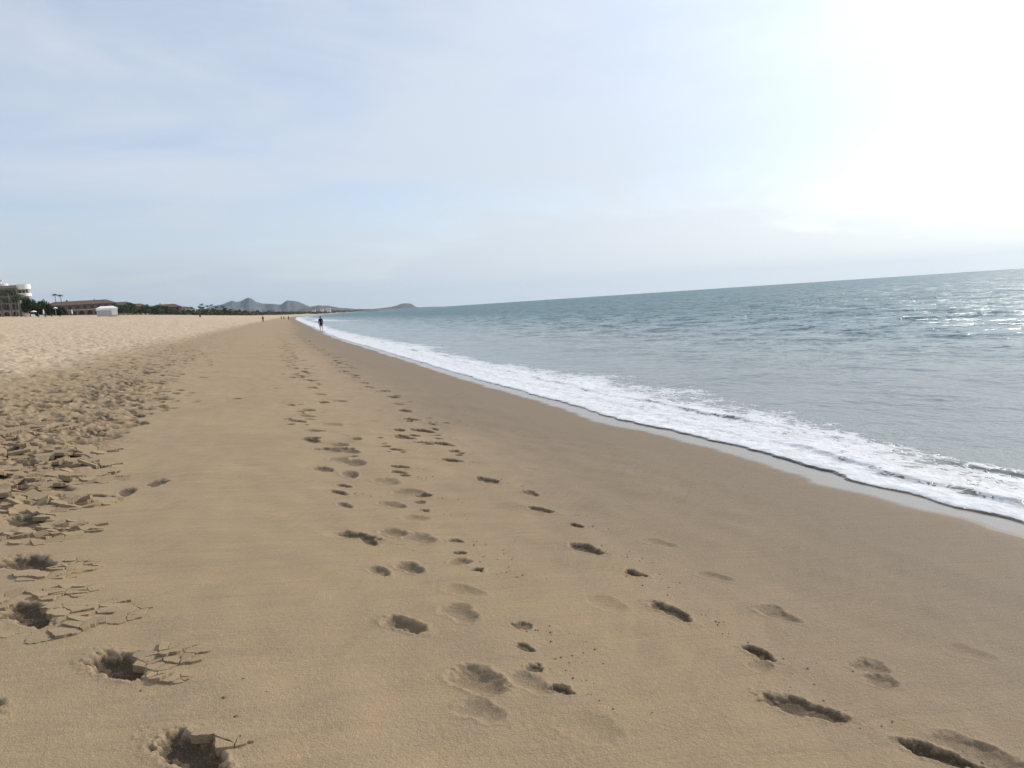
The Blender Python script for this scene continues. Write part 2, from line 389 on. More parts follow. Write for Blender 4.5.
crust(-1.16, 4.38, .34, .24, .3, .045, .1, 26)
crust(-1.45, 4.83, .30, .16, .2, .04, .1, 20)
crust(-.64, 3.80, .19, .16, .1, .035, .1, 11)
crust(-.62, 3.55, .10, .07, .2, .03, .1, 4)
crust(-.36, 2.96, .12, .12, .2, .04, .1, 8)
crust(-1.47, 5.30, .24, .20, .4, .04, .1, 18)
crust(-1.75, 6.25, .35, .28, .2, .05, .1, 30)
crust(-2.05, 7.1, .5, .33, .1, .06, .1, 40)
crust(-1.75, 7.2, .28, .22, .1, .05, .1, 22)
crust(-2.4, 7.7, .4, .4, .1, .06, .1, 32)
crust(-2.3, 8.9, .5, .5, .1, .05, .1, 34)
crust(-2.9, 8.6, .5, .5, .1, .05, .1, 34)
crust(-3.2, 10.2, .6, .6, .1, .05, .1, 34)
crust(-2.5, 10.0, .5, .45, .1, .05, .1, 30)
crust(-3.4, 12.0, .6, .6, .1, .05, .1, 30)
crust(-2.0, 8.3, .4, .3, .1, .05, .1, 24)

wetstrip = sstep(-.66, -.30, D + .10*pnoise(Y*.5, X*0+3) + .04*pnoise(Y*1.7, X*0+8))
damp = sstep(-4.4, -1.6, D + .5*pnoise(X*.5, Y*.25) + .25*pnoise(uy*2.1, ux*.5))
Z = Z + h + ZS - curve
rad_s, theta_s, Z_s = rad, theta, Z
def surf_at(x, y):
    i = np.searchsorted(rad_s, math.hypot(x, y)); j = np.searchsorted(theta_s, math.atan2(x, y))
    return float(Z_s[i, j])
# flat broken plates of the damp crust: each a thin slab with sharp edges
def plates(r_, mb, cx, cy, a, b, ang, lift, n):
    ca, sa = math.cos(ang), math.sin(ang)
    n = int(n*2.0)
    pts = [(r_.uniform(-1.05, 1.05)*a, r_.uniform(-1.05, 1.05)*b) for _ in range(n)]
    nreal = len(pts); pts += [(1.32*a*math.cos(t_*.2618+.1), 1.32*b*math.sin(t_*.2618+.1)) for t_ in range(24)]
    for i, (px, py) in enumerate(pts[:nreal]):
        q = math.hypot(px/a, py/b)
        if q > .95+.15*r_.random() or r_.random() < .12: continue
        poly = [(px-a, py-b), (px+a, py-b), (px+a, py+b), (px-a, py+b)]
        for j, (ox, oy) in enumerate(pts):
            if j == i: continue
            mx, my = (px+ox)/2, (py+oy)/2; nx, ny = ox-px, oy-py
            if nx*nx + ny*ny > (1.6*max(a, b))**2: continue
            out = []
            for k in range(len(poly)):
                p0 = poly[k]; p1 = poly[(k+1) % len(poly)]
                d0 = (p0[0]-mx)*nx + (p0[1]-my)*ny; d1 = (p1[0]-mx)*nx + (p1[1]-my)*ny
                if d0 <= 0: out.append(p0)
                if d0*d1 < 0:
                    t = d0/(d0-d1); out.append((p0[0]+(p1[0]-p0[0])*t, p0[1]+(p1[1]-p0[1])*t))
            poly = out
            if len(poly) < 3: break
        if len(poly) < 3: continue
        gx = sum(p[0] for p in poly)/len(poly); gy = sum(p[1] for p in poly)/len(poly)
        wx = cx + gx*ca - gy*sa; wy = cy + gx*sa + gy*ca
        if max(math.hypot(p[0]-gx, p[1]-gy) for p in poly) > .24: continue
        bad = False
        for (hx, hy, sz, *_r) in PRINTS:
            if abs(hx-wx) < .3 and abs(hy-wy) < .3:
                u = ((wy-hy)*math.cos(-.48) + (wx-hx)*math.sin(-.48))/(.15*sz); v = ((wx-hx)*math.cos(-.48) - (wy-hy)*math.sin(-.48))/(.055*sz)
                if math.hypot(u, v) < (1.5 if hx < -.3 and hy < 6.8 else 1.0): bad = True
        if bad: continue
        sh = r_.uniform(.90, .975); ring = []
        for k in range(len(poly)):
            p0 = poly[k]; p1 = poly[(k+1) % len(poly)]
            ring.append(p0)
            L_ = math.hypot(p1[0]-p0[0], p1[1]-p0[1]); m_ = max(1, int(L_/.016))
            for t in range(1, m_):
                f = t/m_; jx = r_.gauss(0, .0032); ring.append((p0[0]+(p1[0]-p0[0])*f + jx, p0[1]+(p1[1]-p0[1])*f + r_.gauss(0, .0032)))
        z0 = surf_at(wx, wy); z0 = max(z0, float(ground_base(np.array([wx]), np.array([wy]))[0]) - .006)
        # raised and tipped away from the foot hole, lying flat at the rim of the patch
        up_ = lift*(1.7 if wy > 5.9 else 1)*(.05 + .26*max(0, 1-q))*r_.uniform(.3, 1.3) + .004
        tk = 2.4 if wy > 5.9 else 1; tx, ty = tk*r_.gauss(0, .05+.08*(1-q)), tk*r_.gauss(0, .05+.08*(1-q))
        vs = []; m = len(ring)
        for lev, ins in ((0, .985), (1, 1.0), (2, 1.0)):
            for (x, y) in ring:
                dx, dy = (x-gx)*sh*ins, (y-gy)*sh*ins
                X_ = cx + (gx+dx)*ca - (gy+dy)*sa; Y_ = cy + (gx+dx)*sa + (gy+dy)*ca
                slope = -.08*(X_-wx) if wx > -7 else 0
                z = z0 + up_ + tx*dx + ty*dy + slope
                z -= (0, .0025, .035)[lev]
                vs.append((X_, Y_, z))
        vs.append((wx, wy, z0 + up_ + .001*r_.random()))
        fs = [(k, (k+1) % m, 3*m) for k in range(m)]
        for lv in (0, 1): fs += [(lv*m+k, lv*m+m+k, lv*m+m+(k+1) % m, lv*m+(k+1) % m) for k in range(m)]
        mb.add(vs, fs)
pm = MB(); pr_ = random.Random(17)
for c_ in CR: plates(pr_, pm, *c_)
sand_attrs = {'wet_shade': WET_SHADE, 'strip': wetstrip, 'damp': damp, 'dry': dryness, 'scrub': sstep(3000, 5200, Y)}

def sand_material():
    m, nt, b = new_mat('beach_sand')
    co = coords(nt)
    big = noise(nt, co, .55, 4, .55); med = noise(nt, co, 3.0, 5, .6)
    st = noise(nt, coords(nt, (1.0, 5.5, 1), (0, 0, R(44))), 1.6, 5, .65, .4)
    fine = noise(nt, co, 110, 3, .75); grain = noise(nt, co, 420, 2, .8)
    base = mix_c(nt, remap(nt, big, .3, .7), (.345, .246, .146), (.400, .284, .166))
    base = mix_c(nt, remap(nt, med, .35, .7, 0, .35), base, (.30, .24, .155))
    base = mix_c(nt, attr(nt, 'dry'), base, (.55, .425, .295))
    base = mix_c(nt, attr(nt, 'scrub'), base, (.13, .12, .09))
    base = mix_c(nt, math_n(nt, 'MULTIPLY', attr(nt, 'damp'), .85), base, (.205, .160, .110))
    base = mix_c(nt, remap(nt, st, .35, .75, 0, .38), base, (.22, .175, .12))
    base = mix_c(nt, attr(nt, 'strip'), base, (.215, .172, .125))
    base = mix_c(nt, math_n(nt, 'MULTIPLY', attr(nt, 'wet_shade'), .90), base, (.058, .041, .028))  # moist sand, painted darker still for the shade in deep hollows
    dk = remap(nt, grain, .52, .70, 0, .75)
    base = mix_c(nt, dk, base, (.16, .12, .08))
    lt = remap(nt, fine, .56, .75, 0, .4)
    base = mix_c(nt, lt, base, (.66, .55, .40))
    nt.links.new(base, b.inputs['Base Color'])
    r = remap(nt, attr(nt, 'strip'), .6, 1, .88, .17)
    rr = math_n(nt, 'SUBTRACT', r, math_n(nt, 'MULTIPLY', attr(nt, 'damp'), .12))
    rr = math_n(nt, 'MAXIMUM', rr, .12)
    nt.links.new(rr, b.inputs['Roughness'])
    nt.links.new(remap(nt, attr(nt, 'strip'), .6, 1, .12, .22), b.inputs['Specular IOR Level'])
    k = remap(nt, attr(nt, 'strip'), 0, 1, 1, .06)
    n1 = nt.nodes.new('ShaderNodeBump'); nt.links.new(fine, n1.inputs['Height']); nt.links.new(k, n1.inputs['Strength']); n1.inputs['Distance'].default_value = .0068
    n2 = nt.nodes.new('ShaderNodeBump'); nt.links.new(st, n2.inputs['Height']); nt.links.new(k, n2.inputs['Strength']); n2.inputs['Distance'].default_value = .012
    nt.links.new(n1.outputs[0], n2.inputs['Normal'])
    nt.links.new(n2.outputs[0], b.inputs['Normal'])
    return m
# the sand goes on under the water as the seabed
under = D - np.maximum(0, 0)
M_sand = sand_material()
tag(pm.build('sand_crust', M_sand), 'cracked slabs of damp sand crust broken up around the deep footprints on the left', 'sand crust', kind='stuff')
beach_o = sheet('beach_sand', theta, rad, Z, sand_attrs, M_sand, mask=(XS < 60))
tag(beach_o, 'golden beach sand with footprints sloping down to the water', 'beach', kind='structure')

# ------------------------------------------------------------------ sea
theta = np.concatenate([np.arange(R(-6), R(0), R(.1)), np.arange(R(0), R(62), DENSE), np.arange(R(62), R(186), R(1.5))])
rad = np.concatenate([seg(3.8, 14, 1.0026), seg(14, 120, 1.0030), seg(120, 13500, 1.018), [13500]])
RR = rad[:, None]*np.ones_like(theta)[None, :]
X = rad[:, None]*np.sin(theta)[None, :]; Y = rad[:, None]*np.cos(theta)[None, :]
D = X - edge(Y)
G = ground_base(X, Y)
XS = X - shift(Y)
near = lambda lam: sstep(lam*300, lam*130, RR)
off = sstep(2.5, 25, D)          # open water away from the swash
wv = np.zeros_like(X)
# swell lines, nearly parallel to the shore
for xc, amp, wid, sd in ((12.6, .035, .7, 1), (24, .10, 2.0, 4), (42, .17, 3.0, 7), (66, .18, 4, 11), (95, .2, 5, 15), (140, .22, 7, 19), (200, .25, 9, 22), (300, .3, 12, 29), (430, .35, 16, 31)):
    xx = XS - xc - 2.2*wid*pnoise(Y*.018*30/(20+xc)+sd, Y*0+sd+.5) - .6*wid*pnoise(Y*.11+sd, Y*0+sd+.5)
    a = amp*.5*(.55+.9*np.abs(pnoise(Y*.02+sd*3, Y*0+.5)))
    wv += a*np.exp(-(np.where(xx < 0, xx*1.6, xx*.8)/wid)**2)
chop = .45+.55*off
w1 = .4*pnoise(X*.2, Y*.2)
wv += (.004+.014*off)*pnoise(X*.50+w1, Y*.36)*near(2.5)
wv += (.004+.016*off)*pnoise(X*1.2+w1*2+.3*Y, Y*.95+4)*near(1.0)
wv += (.003+.011*off)*pnoise(X*2.6+w1*4, Y*2.2-.5*X)*near(.5)
wv += (.002+.0045*off)*pnoise(X*5.5+3, Y*3.6+w1*5)*near(.2)
# one short dark-faced wavelet standing up among the ripples
wv += .10*np.exp(-((X-39.6)/.4)**2 - ((Y-45.1)/.6)**2)
sea = SEA + wv*sstep(.8, 3.5, D)
film = G + .028*(1-np.exp(-np.clip(D, 0, 9)/.035)) + .02*sstep(.2, 1.5, D)
turb = sstep(.02, .3, D)*(1-sstep(0, 1.5, X-foam_outer(Y)))
film += turb*(.007*pnoise(X*5, Y*3.4)*near(.25) + .006*np.abs(pnoise(X*11+5, Y*8))*near(.12) + .004*np.abs(pnoise(X*25, Y*18))*near(.05))
# second low bore running in behind the front
bo = D - (.50 + .18*pnoise(Y*.6, Y*0+4.5) + .05*pnoise(Y*2.5, Y*0+1.5) + .35*sstep(8.5, 12, Y))
film += .042*np.exp(-(np.where(bo < 0, bo/.07, bo/.38))**2)*(.3+.7*sstep(9, 7, Y))*(.8+.6*pnoise(Y*1.3, Y*0+2.2))
bo2 = D - (1.5 + .35*pnoise(Y*.35, Y*0+11.5) + .1*pnoise(Y*1.6, Y*0+5.5))
film += .04*np.exp(-(np.where(bo2 < 0, bo2/.08, bo2/.5))**2)*np.clip(.4+1.2*pnoise(Y*.5, Y*0+6.2), 0, 1)
kk = .05
W = np.maximum(film, sea); mx = np.exp(-np.abs(film-sea)/kk)*kk*.5; W = W + mx*sstep(.4, 1.5, D)
rim_shade = sstep(20, 6, Y)*np.clip(.75+.9*pnoise(Y*.9, Y*0+13.5), .15, 1)
W = np.where(D < 0, G + .006 - .9*np.clip(-D, 0, .4), W)
bore_face = np.exp(-((bo+.06)/.06)**2)*sstep(8.6, 6.8, Y)*.6 + np.exp(-((bo2+.07)/.07)**2)*np.clip(.2+1.6*pnoise(Y*.5, Y*0+6.2), 0, 1)*.6
span = np.maximum(foam_outer(Y)-edge(Y), .5)
t = D/span
cov = .83 - .80*sstep(.30, 1.30, t + .22*pnoise(X*.9, Y*.5) + .10*pnoise(X*2.3, Y*1.4))
cov = cov + .16*np.exp(-((D-.14)/.10)**2) - .10*sstep(16, 6, Y)*sstep(.12, .4, t)
cov = cov - .55*np.clip(bore_face, 0, 1)
# broken white water further along the shore
far_br = sstep(110, 200, Y)*sstep(1400, 600, Y)
cov = np.maximum(cov, far_br*(.85*sstep(.1, .45, pnoise((X-edge(Y))*.16, Y*.012)+.25)*sstep(26+shift(Y), 8+shift(Y), X)))
cov = np.clip(cov, 0, 1.3)*sstep(.004+.026*rim_shade, .022+.040*rim_shade, D)
W = W - curve if False else W - RR*RR/(2*EARTH)
def water_material():
    m, nt, b = new_mat('sea_water')
    sh = attr(nt, 'shore')
    co = coords(nt)
    # colour of the water body: stirred sandy shallows, then blue green
    big = noise(nt, coords(nt, (1, .25, 1)), .03, 3)
    deep = mix_c(nt, remap(nt, big, .35, .65), (.004, .074, .086), (.010, .108, .115))
    c = mix_c(nt, remap(nt, sh, 3, 26, smooth=True), (.105, .122, .103), deep)
    c = mix_c(nt, remap(nt, sh, .0, 1.6), (.16, .135, .105), c)
    c = mix_c(nt, math_n(nt, 'MULTIPLY', attr(nt, 'rim'), remap(nt, sh, .055, .015)), c, (.035, .030, .024))  # shadow line along the swash front, painted into the water colour
    # lacy foam
    fo = attr(nt, 'foam')
    warp = nt.nodes.new('ShaderNodeTexNoise'); nt.links.new(co, warp.inputs['Vector']); warp.inputs['Scale'].default_value = 2.2; warp.inputs['Detail'].default_value = 3
    va = nt.nodes.new('ShaderNodeVectorMath'); va.operation = 'MULTIPLY_ADD'
    nt.links.new(warp.outputs['Color'], va.inputs[0]); va.inputs[1].default_value = (.5, .5, 0); nt.links.new(co, va.inputs[2])
    mp = nt.nodes.new('ShaderNodeMapping'); mp.inputs['Scale'].default_value = (1, .62, 1); nt.links.new(va.outputs[0], mp.inputs[0])
    def vor(scale):
        v = nt.nodes.new('ShaderNodeTexVoronoi'); v.feature = 'DISTANCE_TO_EDGE'; v.inputs['Scale'].default_value = scale
        nt.links.new(mp.outputs[0], v.inputs['Vector']); return v.outputs['Distance']
    e1 = remap(nt, vor(5.0), 0, .42, 0, 1); e2 = remap(nt, vor(13.0), 0, .40, 0, 1)
    nz = remap(nt, noise(nt, mp.outputs[0], 3.2, 7, .68), .30, .70, 0, 1)
    f = math_n(nt, 'ADD', math_n(nt, 'MULTIPLY', e1, .28), math_n(nt, 'MULTIPLY', e2, .28))
    f = math_n(nt, 'ADD', f, math_n(nt, 'MULTIPLY', nz, .44))
    d = math_n(nt, 'SUBTRACT', fo, f)
    fac = remap(nt, d, -.02, .12, 0, 1, True)
    fac = math_n(nt, 'MULTIPLY', fac, remap(nt, fo, .02, .12))
    thin = remap(nt, d, .0, .45, .62, 1)
    fa = math_n(nt, 'MULTIPLY', fac, thin)
    fc = mix_c(nt, remap(nt, noise(nt, mp.outputs[0], 9, 4, .7), .3, .7), (.52, .53, .55), (.78, .79, .80))
    nt.links.new(mix_c(nt, fa, c, fc), b.inputs['Base Color'])
    nt.links.new(math_n(nt, 'MAXIMUM', remap(nt, fa, 0, 1, 0, .85), remap(nt, sh, 2, 35, .08, .30)), b.inputs['Roughness'])
    b.inputs['IOR'].default_value = 1.333
    # ripples
    amp = remap(nt, sh, 1.0, 40, .20, 1.0)
    rp = noise(nt, coords(nt, (1, .55, 1), (0, 0, R(-14))), 5.0, 5, .62)
    rp2 = noise(nt, coords(nt, (1, .7, 1), (0, 0, R(10))), 1.3, 6, .62)
    rp3 = noise(nt, coords(nt, (1, .65, 1), (0, 0, R(-6))), .28, 4, .6)
    b1 = nt.nodes.new('ShaderNodeBump'); nt.links.new(rp, b1.inputs['Height']); nt.links.new(amp, b1.inputs['Strength']); b1.inputs['Distance'].default_value = .07
    b2 = nt.nodes.new('ShaderNodeBump'); nt.links.new(rp2, b2.inputs['Height']); nt.links.new(amp, b2.inputs['Strength']); b2.inputs['Distance'].default_value = .38; nt.links.new(b1.outputs[0], b2.inputs['Normal'])
    b3 = nt.nodes.new('ShaderNodeBump'); nt.links.new(rp3, b3.inputs['Height']); nt.links.new(remap(nt, sh, 10, 80, 0, 1), b3.inputs['Strength']); b3.inputs['Distance'].default_value = 1.3; nt.links.new(b2.outputs[0], b3.inputs['Normal'])
    b4 = nt.nodes.new('ShaderNodeBump'); nt.links.new(fac, b4.inputs['Height']); b4.inputs['Strength'].default_value = .6; b4.inputs['Distance'].default_value = .012; nt.links.new(b3.outputs[0], b4.inputs['Normal'])
    # facets of wavelets too small for the sheet
    def facet(scale, vec):
        q = nt.nodes.new('ShaderNodeTexNoise'); nt.links.new(vec, q.inputs['Vector']); q.inputs['Scale'].default_value = scale; q.inputs['Detail'].default_value = 3; q.inputs['Roughness'].default_value = .6
        v = nt.nodes.new('ShaderNodeVectorMath'); v.operation = 'SUBTRACT'; nt.links.new(q.outputs['Color'], v.inputs[0]); v.inputs[1].default_value = (.5, .5, .5)
        v2 = nt.nodes.new('ShaderNodeVectorMath'); v2.operation = 'MULTIPLY'; nt.links.new(v.outputs[0], v2.inputs[0]); v2.inputs[1].default_value = (1, 1, 0)
        return v2.outputs[0]
    f1 = facet(3.4, coords(nt, (1, .8, 1), (0, 0, R(-20)))); f2 = facet(.55, coords(nt, (1, .65, 1), (0, 0, R(12))))
    s = nt.nodes.new('ShaderNodeVectorMath'); s.operation = 'ADD'; nt.links.new(f1, s.inputs[0]); nt.links.new(f2, s.inputs[1])
    k = nt.nodes.new('ShaderNodeVectorMath'); k.operation = 'SCALE'; nt.links.new(s.outputs[0], k.inputs[0])
    nt.links.new(math_n(nt, 'MULTIPLY', remap(nt, sh, 1.5, 26, .10, 2.2, True), math_n(nt, 'SUBTRACT', 1.0, fa)), k.inputs[3])
    a = nt.nodes.new('ShaderNodeVectorMath'); a.operation = 'ADD'; nt.links.new(b4.outputs[0], a.inputs[0]); nt.links.new(k.outputs[0], a.inputs[1])
    nn = nt.nodes.new('ShaderNodeVectorMath'); nn.operation = 'NORMALIZE'; nt.links.new(a.outputs[0], nn.inputs[0])
    nt.links.new(nn.outputs[0], b.inputs['Normal'])
    return m
sea_o = sheet('sea_water', theta, rad, W, {'shore': D, 'foam': cov, 'rim': rim_shade}, water_material(), mask=(D > -.25))
tag(sea_o, 'blue green sea with white foam washing onto the sand', 'sea', kind='structure')
# ------------------------------------------------------------------ far scenery
def gz(x, y):
    x = np.float64(x); y = np.float64(y)
    return float(ground_base(np.array([x]), np.array([y]))[0]) - (x*x+y*y)/(2*EARTH)
def P(az, dist, dz=0.0):
    x = dist*math.sin(R(az)); y = dist*math.cos(R(az))
    return (x, y, gz(x, y)+dz)

# mountains -----------------------------------------------------------------
M_rock = plain('mountain_rock', (.105, .095, .085), .95, .35, .006, .1)
M_rock2 = plain('headland_rock', (.13, .115, .085), .95, .35, .01, .1)
def mountain(name, label, az_el, dist, depth, mat, seed, na=260, nd=46, rough=.16):
    a = np.radians(np.interp(np.linspace(0, 1, na), np.linspace(0, 1, len(az_el)), [q[0] for q in az_el]))
    a = np.linspace(np.radians(az_el[0][0]), np.radians(az_el[-1][0]), na)
    el = np.interp(np.degrees(a), [q[0] for q in az_el], [q[1] for q in az_el])
    hgt = dist*np.tan(np.radians(el)) + EYE + dist*dist/(2*EARTH)
    s = np.linspace(-1, 1, nd)
    rr = dist + s[:, None]*depth + pnoise(a[None]*90+seed, a[None]*0+seed)*depth*.12
    x = rr*np.sin(a); y = rr*np.cos(a)
    bell = np.clip(1-np.abs(s)**1.15, 0, 1)[:, None]
    rug = pnoise(x*.0035+seed, y*.0016) + .5*pnoise(x*.009, y*.004+seed) + .3*pnoise(x*.022, y*.010)
    ridge = 1-np.abs(pnoise(x*.005+seed*2, y*.0012))*1.4
    z = hgt[None]*bell*(1 + rough*rug*(1-bell**6)) - 12*(1-bell)
    z = z*(.86+.14*ridge*(1-bell**8)+.14*bell**8) - dist*dist/(2*EARTH)
    vs = np.stack([x, y, z + 0*x], -1).reshape(-1, 3)
    i = np.arange(nd-1)[:, None]*na + np.arange(na-1)[None]
    q = np.stack([i, i+1, i+1+na, i+na], -1)[..., ::-1].reshape(-1, 4)
    me = bpy.data.meshes.new(name); me.from_pydata(vs.tolist(), [], q.tolist()); me.update()
    me.materials.append(mat)
    o = bpy.data.objects.new(name, me); col.objects.link(o)
    tag(o, label, None, kind='structure')
RANGE = [(-7.5,.45),(-6,.62),(-4.86,.872),(-4.57,1.0),(-4.18,1.09),(-3.63,1.15),(-3.39,1.25),(-3.07,1.36),(-2.80,1.24),(-2.46,1.30),(-2.18,1.445),(-1.94,1.50),(-1.72,1.38),(-1.48,1.16),(-1.02,1.02),(-.21,.92),(.19,.868),(.41,1.02),(.63,1.15),(.85,1.11),(1.10,1.07),(1.48,.98),(1.87,.746),(2.31,.52),(2.9,.4),(3.8,.2),(4.5,.02)]
mountain('mountain_range', 'grey rocky mountain range rising beyond the beach', RANGE, 8200, 1500, M_rock, 3)
mountain('coastal_hills', 'low scrubby hills running down to the bay', [(-8,.25),(-4,.28),(0,.3),(1.2,.42),(1.9,.56),(2.31,.60),(2.78,.635),(3.1,.60),(3.43,.60),(3.90,.45),(4.3,.36),(4.75,.31),(5.31,.21),(6.4,.14),(7.0,.05)], 5200, 700, M_rock2, 9, rough=.22)
mountain('headland', 'faint low headland at the far end of the bay', [(5.2,.05),(5.8,.10),(6.38,.12),(7.25,.15),(8.0,.20),(8.34,.27),(8.6,.35),(8.79,.39),(9.1,.37),(9.37,.345),(9.55,.2),(9.68,.09),(9.95,.0)], 9200, 500, M_rock, 5, rough=.10)

# vegetation ----------------------------------------------------------------
M_leaf = plain('leaf_dark', (.040, .060, .022), .8, .45, .6, .25)
M_leaf2 = plain('leaf_olive', (.070, .082, .032), .8, .4, .7, .25)
M_bark = plain('bark', (.13, .10, .075), .9, .2, 3)
def crown_mb(w, h, zc, n, leaf, seed):
    r = random.Random(seed); m = MB()
    lobes = [(r.uniform(-.5, .5)*w, r.uniform(-.5, .5)*w, zc + r.uniform(-.3, .35)*h, r.uniform(.28, .5)) for _ in range(9)]
    for _ in range(n):
        lx, ly, lz, lr = r.choice(lobes)
        d = Vector((r.gauss(0, 1), r.gauss(0, 1), r.gauss(0, 1))).normalized()*lr*r.uniform(.55, 1.05)
        p = Vector((lx + d.x*w, ly + d.y*w, lz + d.z*h*.8))
        a = Vector((r.gauss(0, 1), r.gauss(0, 1), r.gauss(0, .7))).normalized(); b = a.cross(Vector((r.gauss(0, 1), r.gauss(0, 1), r.gauss(0, 1)))).normalized()
        s = leaf*r.uniform(.6, 1.3)
        m.add([p-a*s, p+b*s*.5, p+a*s, p-b*s*.5], [(0, 1, 2, 3)])
    return m
def tree(loc, w, h, label, seed, mat=None, group='broadleaf trees around the beach houses', cat='tree', name='broadleaf_tree'):
    t = empty(name, loc, seed*1.3)
    r = random.Random(seed)
    tr = MB(); top = h*.55
    tr.ring([(0, 0, -.5), (.1, 0, top*.5), (r.uniform(-.3, .3), r.uniform(-.3, .3), top)], [.28, .2, .12], 7)
    for k in range(4):
        a = k*1.57 + r.random()
        tr.ring([(0.05, 0, top*.55), (math.cos(a)*w*.18, math.sin(a)*w*.18, top*.95), (math.cos(a)*w*.34, math.sin(a)*w*.34, h*.72)], [.13, .09, .03], 5)
    tr.build('trunk', M_bark, t)
    crown_mb(w*.66, h*.62, h*.50, 1500, .40, seed).build('crown', mat or M_leaf, t)
    tag(t, label, cat, group)
    return t
def palm(loc, h, label, seed, spread=2.3, group=None):
    t = empty('palm_tree', loc, seed*2.1); r = random.Random(seed)
    tr = MB(); lean = r.uniform(-.5, .5)
    tr.ring([(0, 0, -.5), (lean*.25, 0, h*.35), (lean*.6, .1, h*.7), (lean, .1, h)], [.24, .19, .16, .15], 8)
    tr.build('trunk', M_bark, t)
    c = MB()
    for k in range(22):
        a = k*2.399 + r.random()*.3; up = r.uniform(-.1, 1.0)
        prev = Vector((lean, .1, h)); d = Vector((math.cos(a), math.sin(a), up)).normalized(); seglen = spread/5
        side = Vector((-math.sin(a), math.cos(a), 0))
        for q in range(5):
            nx = prev + d*seglen
            wq = .34*(1-abs(q-1.5)/4.2); wn = .34*(1-abs(q-.5)/4.2) if q < 4 else .03
            droop = Vector((0, 0, -.12))
            # separate leaflets hang to both sides of the midrib
            for sg in (-1, 1):
                for w0 in (0.0, .5):
                    p0 = prev.lerp(nx, w0); p1 = prev.lerp(nx, w0+.34)
                    c.add([p0, p1, p1 + side*sg*wq*1.5 + droop + d*.12, p0 + side*sg*wq*1.5 + droop + d*.10], [(0, 1, 2, 3)])
            d = (d + Vector((0, 0, -.30))).normalized(); prev = nx
    c.build('crown', M_leaf, t)
    tag(t, label, 'palm tree', group)
    return t

# hotel and houses ----------------------------------------------------------
M_white = plain('white_stucco', (.80, .78, .74), .8, .05, .3)
M_cream = plain('cream_stucco', (.50, .42, .34), .85, .1, .3)
M_grey = plain('shaded_concrete', (.25, .225, .19), .85, .12, .3)
M_brown = plain('brown_stucco', (.17, .13, .10), .85, .15, .4)
M_tile = plain('clay_roof_tile', (.13, .085, .065), .85, .3, .9)
M_thatch = plain('palm_thatch', (.34, .27, .17), .95, .25, 1.5)
M_glass = plain('dark_glass', (.03, .04, .045), .12, .2, .4, .5)
M_wood = plain('dark_wood', (.09, .06, .045), .8, .2, 1.0)
M_canvas = plain('white_canvas', (.82, .82, .80), .8, .04, .5)
M_metal = plain('painted_metal', (.6, .6, .6), .4, .05, 1)

def arch_wall(m, x0, x1, y, z0, z1, n, ow, oh, th=.35):
    # wall along x with n arched openings cut through it
    step = (x1-x0)/n
    for k in range(n):
        a = x0+k*step; c = a+step/2; l = c-ow/2; r_ = c+ow/2
        m.box(a, l, y-th, y, z0, z1); m.box(r_, a+step, y-th, y, z0, z1)
        pts = [(c + math.cos(math.pi*q/8)*ow/2, z0+oh-ow/2 + math.sin(math.pi*q/8)*ow/2) for q in range(9)]
        for q in range(8):
            (xa, za), (xb, zb) = pts[q], pts[q+1]
            m.add([(xb, y-th, zb), (xa, y-th, za), (xa, y-th, z1), (xb, y-th, z1), (xb, y, zb), (xa, y, za), (xa, y, z1), (xb, y, z1)],
                  [(0,1,2,3), (7,6,5,4), (4,5,1,0), (3,2,6,7)])

